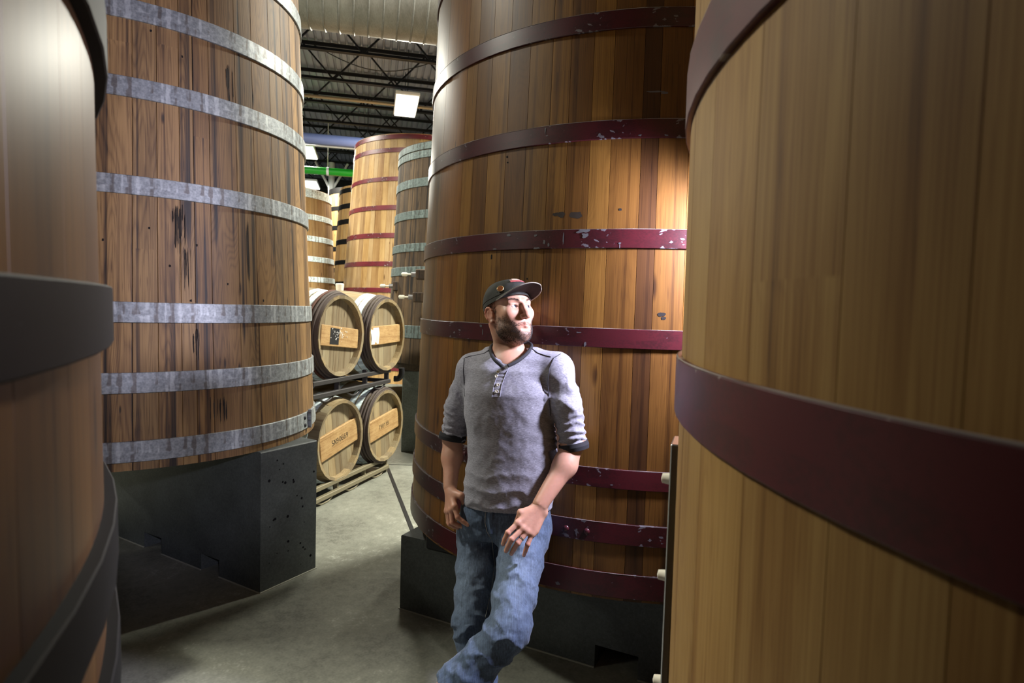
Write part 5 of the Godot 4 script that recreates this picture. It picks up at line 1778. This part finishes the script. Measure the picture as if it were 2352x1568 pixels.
func shirt(man: Node3D) -> void:
	var F := shirt_field()
	var s := Soup.new()
	var l0 := px(1279, 852, 2.30); var l1 := px(1318, 1030, 2.255)
	var r0 := px(1084, 852, 2.405); var r1 := px(1040, 1010, 2.45)
	var folds := func(p: Vector3, n: Vector3) -> float:
		var o := 0.0
		for q in [[l0, l1, 0.088, 0.0], [r0, r1, 0.085, 5.0]]:
			var tb := near_bone(p, q[0], q[1])
			if tb[1] < q[2] and tb[0] > -0.1:
				var t: float = tb[0]
				var ang := atan2((p - q[0]).dot(TB.z), (p - q[0]).dot(TB.x))
				# bunched-up rings near the cuff, long slack folds above
				var w := clampf((t - 0.45) / 0.35, 0, 1)
				var ph := t * 34.0 + 2.2 * sin(ang * 1.3 + q[3]) + 2.0 * pn.get_noise_3dv(p * 12.0)
				o += (0.5 - absf(sin(ph))) * 0.0095 * w * (1.0 - clampf((t - 0.97) / 0.03, 0, 1))
				var w2 := clampf(t / 0.2, 0, 1) * (1.0 - w)
				o += (0.4 - absf(sin(t * 9.0 + ang * 1.6 + q[3] + 1.5 * pn.get_noise_3dv(p * 9.0)))) * 0.0085 * w2
				return o
		var l := TB.inverse() * (p - px(1172, 950, 2.338))
		# trunk: slack cross folds low on the belly, drag lines from the armpits
		var low := clampf((-l.y - 0.13) / 0.16, 0, 1)
		o += (0.45 - absf(sin(l.y * 46.0 + l.x * 7.0 * sin(l.y * 9.0) + 2.4 * pn.get_noise_3d(l.x * 7.0, l.y * 3.0, l.z * 7.0)))) * 0.0055 * low
		var mid := clampf(1.0 - absf(l.y + 0.02) / 0.2, 0, 1)
		o += (0.4 - absf(sin(l.x * 22.0 - l.y * 13.0 * signf(l.x) + 2.0 * pn.get_noise_3dv(l * 6.0)))) * 0.0036 * mid * clampf(absf(l.x) / 0.10, 0, 1)
		o += pn.get_noise_3dv(l * 14.0) * 0.0022
		return o
	F.net(s, Vector3(-0.42, EYE - 0.82, -2.58), Vector3(0.36, EYE - 0.09, -2.10), 0.0055, NONE, folds, NONE)
	var kn := speckle_knit()
	var ms := tri_scale(std(Color(0.96, 0.96, 1.0), 0.85, 0, tex(kn), bump(kn, 1.2), 0.35), 5.0)
	ms.rim_enabled = true; ms.rim = 0.25
	var o := put("shirt", s.mesh(), ms, man)
	tag(o, "grey heather long-sleeved shirt with pushed-up sleeves")
	var md := std(Color(0.085, 0.085, 0.105), 0.85)
	var mb := std(Color(0.78, 0.76, 0.68), 0.4)
	var mst := std(Color(0.20, 0.20, 0.23), 0.85)
	# collar band: a tape round the opening, open at the placket
	var cp := []
	for q in [[1154, 842, 2.224], [1146, 835, 2.232], [1137, 827, 2.25], [1130, 816, 2.29], [1127, 803, 2.345], [1130, 793, 2.40], [1150, 788, 2.445], [1185, 786, 2.43], [1212, 787, 2.385], [1221, 794, 2.34], [1214, 807, 2.295], [1200, 821, 2.256], [1184, 832, 2.232], [1167, 840, 2.218]]:
		cp.append(px(q[0], q[1], q[2]))
	var sm := smooth_path(cp, 5)
	var rad := []
	for i in sm.size(): rad.append(0.0068)
	var cs := Soup.new()
	cs.tube(sm, rad, 10)
	tag(put("collar", cs.mesh(), md, o), "dark grey collar band")
	# cuffs
	for q in [[px(1316.5, 1016, 2.255), px(1320, 1033, 2.252), 0.0545, 0.0525], [px(1041, 996, 2.45), px(1038, 1011, 2.447), 0.0535, 0.0515]]:
		var cf := Soup.new()
		var ax: Vector3 = (q[1] - q[0]).normalized()
		var bsx := basis_to(ax)
		var L: float = (q[1] - q[0]).length()
		cf.lathe([Vector2(q[2] - 0.006, 0), Vector2(q[2] + 0.002, 0.0), Vector2(q[2] + 0.004, L * 0.5), Vector2(q[3] + 0.003, L), Vector2(q[3] - 0.004, L + 0.001), Vector2(q[3] - 0.006, L * 0.4)], 32, Transform3D(Basis(bsx.x, bsx.z, -bsx.y), q[0]))
		tag(put("cuff", cf.mesh(), md, o), "dark grey ribbed cuff")
	# placket with its buttons
	var pl := Soup.new()
	var cl := [[1158, 846], [1150, 866], [1143, 886], [1139, 911]]
	var strip := []
	for i in 25:
		var t := i / 24.0 * 3.0
		var k := mini(int(t), 2)
		var u := lerpf(cl[k][0], cl[k + 1][0], t - k); var v := lerpf(cl[k][1], cl[k + 1][1], t - k)
		var rowp := []
		for j in 5:
			var uu := u - 9.0 + 18.0 * j / 4.0
			var a := px(uu, v, 2.05); var b := px(uu, v, 2.4)
			var h := F.march(a, (b - a).normalized(), 0.4)
			rowp.append(h + (a - b).normalized() * (0.003 + 0.0016 * (0.5 - absf(sin(i * 0.9)))))
		strip.append(rowp)
	for i in 24:
		for j in 4:
			pl.quad(strip[i][j], strip[i][j + 1], strip[i + 1][j + 1], strip[i + 1][j])
	for i in 24:
		for e in [0, 4]:
			var back := (px(0, 0, 2) - px(0, 0, 2)) + Vector3(0, 0, -0.006)
			pl.quad(strip[i][e], strip[i + 1][e], strip[i + 1][e] + back, strip[i][e] + back)
	put("placket", pl.mesh(), ms, o)
	var lt := std(Color(0.56, 0.56, 0.62), 0.85)
	for e in [0, 4]:
		var ep := []; var er := []
		for i in range(2, 25):
			ep.append(strip[i][e] + Vector3(0, 0, 0.0008)); er.append(0.0012)
		var es := Soup.new()
		es.tube(ep, er, 5)
		put("placket_stitching", es.mesh(), lt, o)
	for i in [3, 7, 15, 20]:
		var c: Vector3 = strip[i][2]
		if i < 10: c = strip[i][0] + (strip[i][0] - strip[i][2]) * 0.25
		var bt := Soup.new()
		bt.lathe([Vector2(0.0056, -0.002), Vector2(0.0058, 0.001), Vector2(0.0048, 0.0022), Vector2(0.0035, 0.0014), Vector2(0, 0.0014)], 16, Transform3D(Basis(Vector3.RIGHT, Vector3(0, 0.1, 1).normalized(), Vector3(0, -1, 0.1).normalized()), c + Vector3(0, 0, 0.002)))
		tag(put("button", bt.mesh(), mb, o), "small off-white button")
	# seams: yoke lines and sleeve heads
	for path in [[[1124, 803], [1112, 811], [1095, 815], [1078, 818], [1066, 822]], [[1066, 822], [1064, 850], [1066, 885], [1068, 915]], [[1222, 800], [1235, 810], [1252, 816], [1268, 820]], [[1288, 812], [1272, 822], [1262, 845], [1258, 880], [1262, 925], [1266, 960]]]:
		var sp := []
		var sr := []
		var fine := []
		for i in path.size() - 1:
			for k in 6: fine.append(Vector2(path[i][0], path[i][1]).lerp(Vector2(path[i + 1][0], path[i + 1][1]), k / 6.0))
		for q in fine:
			var a := px(q.x, q.y, 2.0); var b := px(q.x, q.y, 2.5)
			var h := F.march(a, (b - a).normalized(), 0.6)
			if (h - a).length() > 0.55: continue
			sp.append(h + (a - b).normalized() * 0.0012); sr.append(0.0014)
		if sp.size() > 3:
			var ss := Soup.new()
			ss.tube(sp, sr, 6)
			put("seam", ss.mesh(), mst, o)

func smooth_path(p: Array, n: int) -> Array:
	var o := []
	for i in p.size() - 1:
		var a: Vector3 = p[maxi(i - 1, 0)]; var b: Vector3 = p[i]; var c: Vector3 = p[i + 1]; var d: Vector3 = p[mini(i + 2, p.size() - 1)]
		for k in n:
			o.append(b.cubic_interpolate(c, a, d, k / float(n)))
	o.append(p[-1])
	return o

# grey heather: short pale and dark streaks along the rows
func speckle_knit() -> Image:
	var w := 512; var h := 512
	var a := noise_bytes(w, h, 40, h, 0.28, 301, FastNoiseLite.TYPE_SIMPLEX_SMOOTH, 2)
	var b := noise_bytes(w, h, 100, h, 0.45, 302, FastNoiseLite.TYPE_VALUE)
	var out := PackedByteArray(); out.resize(w * h * 3)
	for i in w * h:
		var t := 136 + (a[i] - 128) * 4 / 16 + (b[i] - 128) * 4 / 16
		t = clampi(t, 40, 230)
		out[i * 3] = t; out[i * 3 + 1] = t; out[i * 3 + 2] = mini(t + 4, 255)
	return Image.create_from_data(w, h, false, Image.FORMAT_RGB8, out)

func denim_image() -> Image:
	var w := 256; var h := 256
	var a := noise_bytes(w, h, w, 24, 0.4, 401, FastNoiseLite.TYPE_VALUE)
	var b := noise_bytes(w, h, w, h, 0.05, 402, FastNoiseLite.TYPE_SIMPLEX_SMOOTH, 3)
	var out := PackedByteArray(); out.resize(w * h * 3)
	for y in h:
		for x in w:
			var i := y * w + x
			var t := 200 + (a[i] - 128) / 3 + (b[i] - 128) / 4 + (10 if (x + y) % 4 == 0 else -4)
			t = clampi(t, 60, 255)
			out[i * 3] = t; out[i * 3 + 1] = t; out[i * 3 + 2] = t
	return Image.create_from_data(w, h, false, Image.FORMAT_RGB8, out)

func jeans_field() -> Field:
	var F := Field.new()
	var row := func(yp: float, xc: float, a: float, b: float, dd := 2.345) -> Array:
		var p := px(xc, yp, dd)
		return [p.y, p.x, p.z, a, b]
	F.stack([row.call(1092, 1172, 0.165, 0.108), row.call(1130, 1166, 0.170, 0.112), row.call(1170, 1160, 0.176, 0.118), row.call(1205, 1157, 0.178, 0.118), row.call(1228, 1155, 0.165, 0.10)], TB, 0.035)
	# his left leg (in front, crossing over), then the right
	var lhp := px(1207, 1213, 2.315); var lk := px(1168, 1448, 2.03); var la := px(985, 1632, 1.985)
	F.cone(lhp, lk, 0.098, 0.074, 0.035)
	F.cone(lk, px(1085, 1540, 2.01), 0.072, 0.074, 0.03)
	F.cone(px(1085, 1540, 2.01), la, 0.074, 0.088, 0.02)
	var rhp := px(1103, 1215, 2.40); var rk := px(1082, 1430, 2.24); var ra := px(1122, 1715, 2.09)
	F.cone(rhp, rk, 0.094, 0.070, 0.035)
	F.cone(rk, px(1098, 1560, 2.17), 0.068, 0.066, 0.03)
	F.cone(px(1098, 1560, 2.17), ra, 0.066, 0.082, 0.02)
	F.cut(px(1004, 1562, 1.99), Vector3(-1.0, -0.35, 0.15), 0.17)
	return F

func jeans(man: Node3D) -> void:
	var F := jeans_field()
	var lhp := px(1207, 1213, 2.315); var lk := px(1168, 1448, 2.03); var la := px(1010, 1602, 1.99)
	var rhp := px(1103, 1215, 2.40); var rk := px(1082, 1430, 2.24); var ra := px(1122, 1715, 2.09)
	var crotch := px(1143, 1240, 2.24)
	var rip := func(x: float) -> float: return 0.42 - absf(sin(x))
	var folds := func(p: Vector3, n: Vector3) -> float:
		var o := pn.get_noise_3dv(p * 16.0) * 0.003
		var best := 9.0; var seg := 0; var t := 0.0
		var bones := [[lhp, lk], [lk, la], [rhp, rk], [rk, ra]]
		for i in 4:
			var tb := near_bone(p, bones[i][0], bones[i][1])
			if tb[1] < best: best = tb[1]; seg = i; t = tb[0]
		var ax: Vector3 = (bones[seg][1] - bones[seg][0]).normalized()
		var side := ax.cross(Vector3(0, 0, 1)).normalized()
		var ang: float = (p - bones[seg][0]).dot(side) * 12.0
		var wob := 1.8 * pn.get_noise_3dv(p * 9.0)
		# whiskers fan from the crotch; slanting folds down the thigh; rings round the knee and shin
		var dc := (p - crotch).length()
		o += rip.call(atan2(p.y - crotch.y, p.x - crotch.x) * 5.0 + wob) * 0.008 * clampf(1.0 - absf(dc - 0.09) / 0.09, 0, 1)
		if seg == 0 or seg == 2:
			o += rip.call(t * 11.0 + ang * 1.2 + wob) * 0.0085 * clampf(t / 0.25, 0, 1)
		else:
			o += rip.call(t * 10.0 - ang * 1.5 + wob) * 0.011 * clampf(1.0 - t * 0.5, 0, 1)
		return o
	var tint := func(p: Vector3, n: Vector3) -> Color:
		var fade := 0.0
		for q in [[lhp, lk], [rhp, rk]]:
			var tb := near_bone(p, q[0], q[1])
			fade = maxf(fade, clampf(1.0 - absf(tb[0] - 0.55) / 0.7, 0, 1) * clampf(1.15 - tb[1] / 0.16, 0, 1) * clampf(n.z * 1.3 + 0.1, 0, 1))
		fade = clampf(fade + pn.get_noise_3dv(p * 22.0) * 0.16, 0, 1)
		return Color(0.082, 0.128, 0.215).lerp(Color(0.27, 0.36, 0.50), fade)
	var s := Soup.new()
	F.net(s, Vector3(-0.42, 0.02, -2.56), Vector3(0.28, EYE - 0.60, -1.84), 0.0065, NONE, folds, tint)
	var dn := denim_image()
	var mj := tri_scale(std(Color.WHITE, 0.85, 0, tex(dn), bump(dn, 1.5), 0.4), 8.0)
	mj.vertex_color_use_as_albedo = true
	mj.rim_enabled = true; mj.rim = 0.15
	var o := put("jeans", s.mesh(), mj, man)
	tag(o, "faded blue jeans")
	var thr := std(Color(0.50, 0.50, 0.48), 0.8)
	var dk := std(Color(0.30, 0.37, 0.47), 0.9)
	var on := func(path: Array, lift: float) -> Array:
		var pts := []
		for i in path.size() - 1:
			for k in 6:
				var q := Vector2(path[i][0], path[i][1]).lerp(Vector2(path[i + 1][0], path[i + 1][1]), k / 6.0)
				var a := px(q.x, q.y, 1.8); var b := px(q.x, q.y, 2.5)
				pts.append(F.march(a, (b - a).normalized(), 0.8) + (a - b).normalized() * lift)
		return pts
	for pth in [[[1121, 1156], [1115, 1172], [1114, 1200], [1119, 1222], [1130, 1240]], [[1131, 1158], [1127, 1172], [1128, 1180]], [[1064, 1139], [1078, 1120]], [[1130, 1240], [1136, 1300], [1128, 1360], [1112, 1430]]]:
		var pts: Array = on.call(pth, 0.0035)
		var rd := []
		for i in pts.size(): rd.append(0.0011)
		var ss := Soup.new()
		ss.tube(pts, rd, 5)
		put("stitching", ss.mesh(), thr, o)
	# belt loops
	for lp in [[[1184, 1160], [1187, 1175], [1187, 1186]], [[1077, 1121], [1083, 1134]]]:
		var pts: Array = on.call(lp, 0.005)
		var rd := []
		for i in pts.size(): rd.append(0.0042)
		var ss := Soup.new()
		ss.tube(pts, rd, 6)
		put("belt_loop", ss.mesh(), dk, o)
	# fly: a raised overlap
	var fl := Soup.new()
	var g := []
	for i in 13:
		var v := lerpf(1158, 1226, i / 12.0)
		var rowp := []
		for j in 5:
			var uu := lerpf(1122, 1134, j / 4.0) - 4.0 * sin(i / 12.0 * PI)
			var a := px(uu, v, 1.9); var b := px(uu, v, 2.4)
			rowp.append(F.march(a, (b - a).normalized(), 0.5) + (a - b).normalized() * (0.005 - 0.0035 * absf(j - 2.0) / 2.0))
		g.append(rowp)
	for i in 12:
		for j in 4: fl.quad(g[i][j], g[i][j + 1], g[i + 1][j + 1], g[i + 1][j])
	put("fly", fl.mesh(), dk, o)

func shoes(man: Node3D) -> void:
	var mt := std(Color(0.24, 0.17, 0.13), 0.6)
	for q in [[px(975, 1630, 1.98), Vector3(-0.36, 0.055, -1.84)], [px(1122, 1735, 2.08), Vector3(0.0, 0.05, -1.80)]]:
		var F := Field.new()
		var a: Vector3 = q[0]; var toe: Vector3 = q[1]
		var heel := Vector3(a.x, maxf(a.y - 0.075, 0.04), a.z - 0.03)
		F.cone(a, heel, 0.045, 0.036, 0.03)
		F.cone(heel, toe, 0.036, 0.034, 0.03)
		F.cone(heel.lerp(toe, 0.5) + Vector3(0.012, 0, 0), toe, 0.04, 0.036, 0.03)
		F.cut(Vector3(0, 0.003, -1.9), Vector3(0, -1, 0), 2.0)
		var s := Soup.new()
		F.net(s, Vector3(-0.6, -0.04, -2.25), Vector3(0.2, 0.5, -1.7), 0.008, NONE, NONE, NONE)
		put("shoe", s.mesh(), mt, man)

func ring(man: Node3D) -> void:
	var k: Vector3 = lh[2][0]; var m: Vector3 = lh[2][1]
	var c := k.lerp(m, 0.62)
	var bs := basis_to(m - k)
	var s := Soup.new()
	s.lathe([Vector2(0.0080, -0.003), Vector2(0.0098, -0.003), Vector2(0.0102, 0), Vector2(0.0098, 0.003), Vector2(0.0080, 0.003)], 28, Transform3D(Basis(bs.x, bs.z, -bs.y), c))
	tag(put("finger_ring", s.mesh(), std(Color(0.8, 0.78, 0.75), 0.2, 0.95), man), "silver ring")
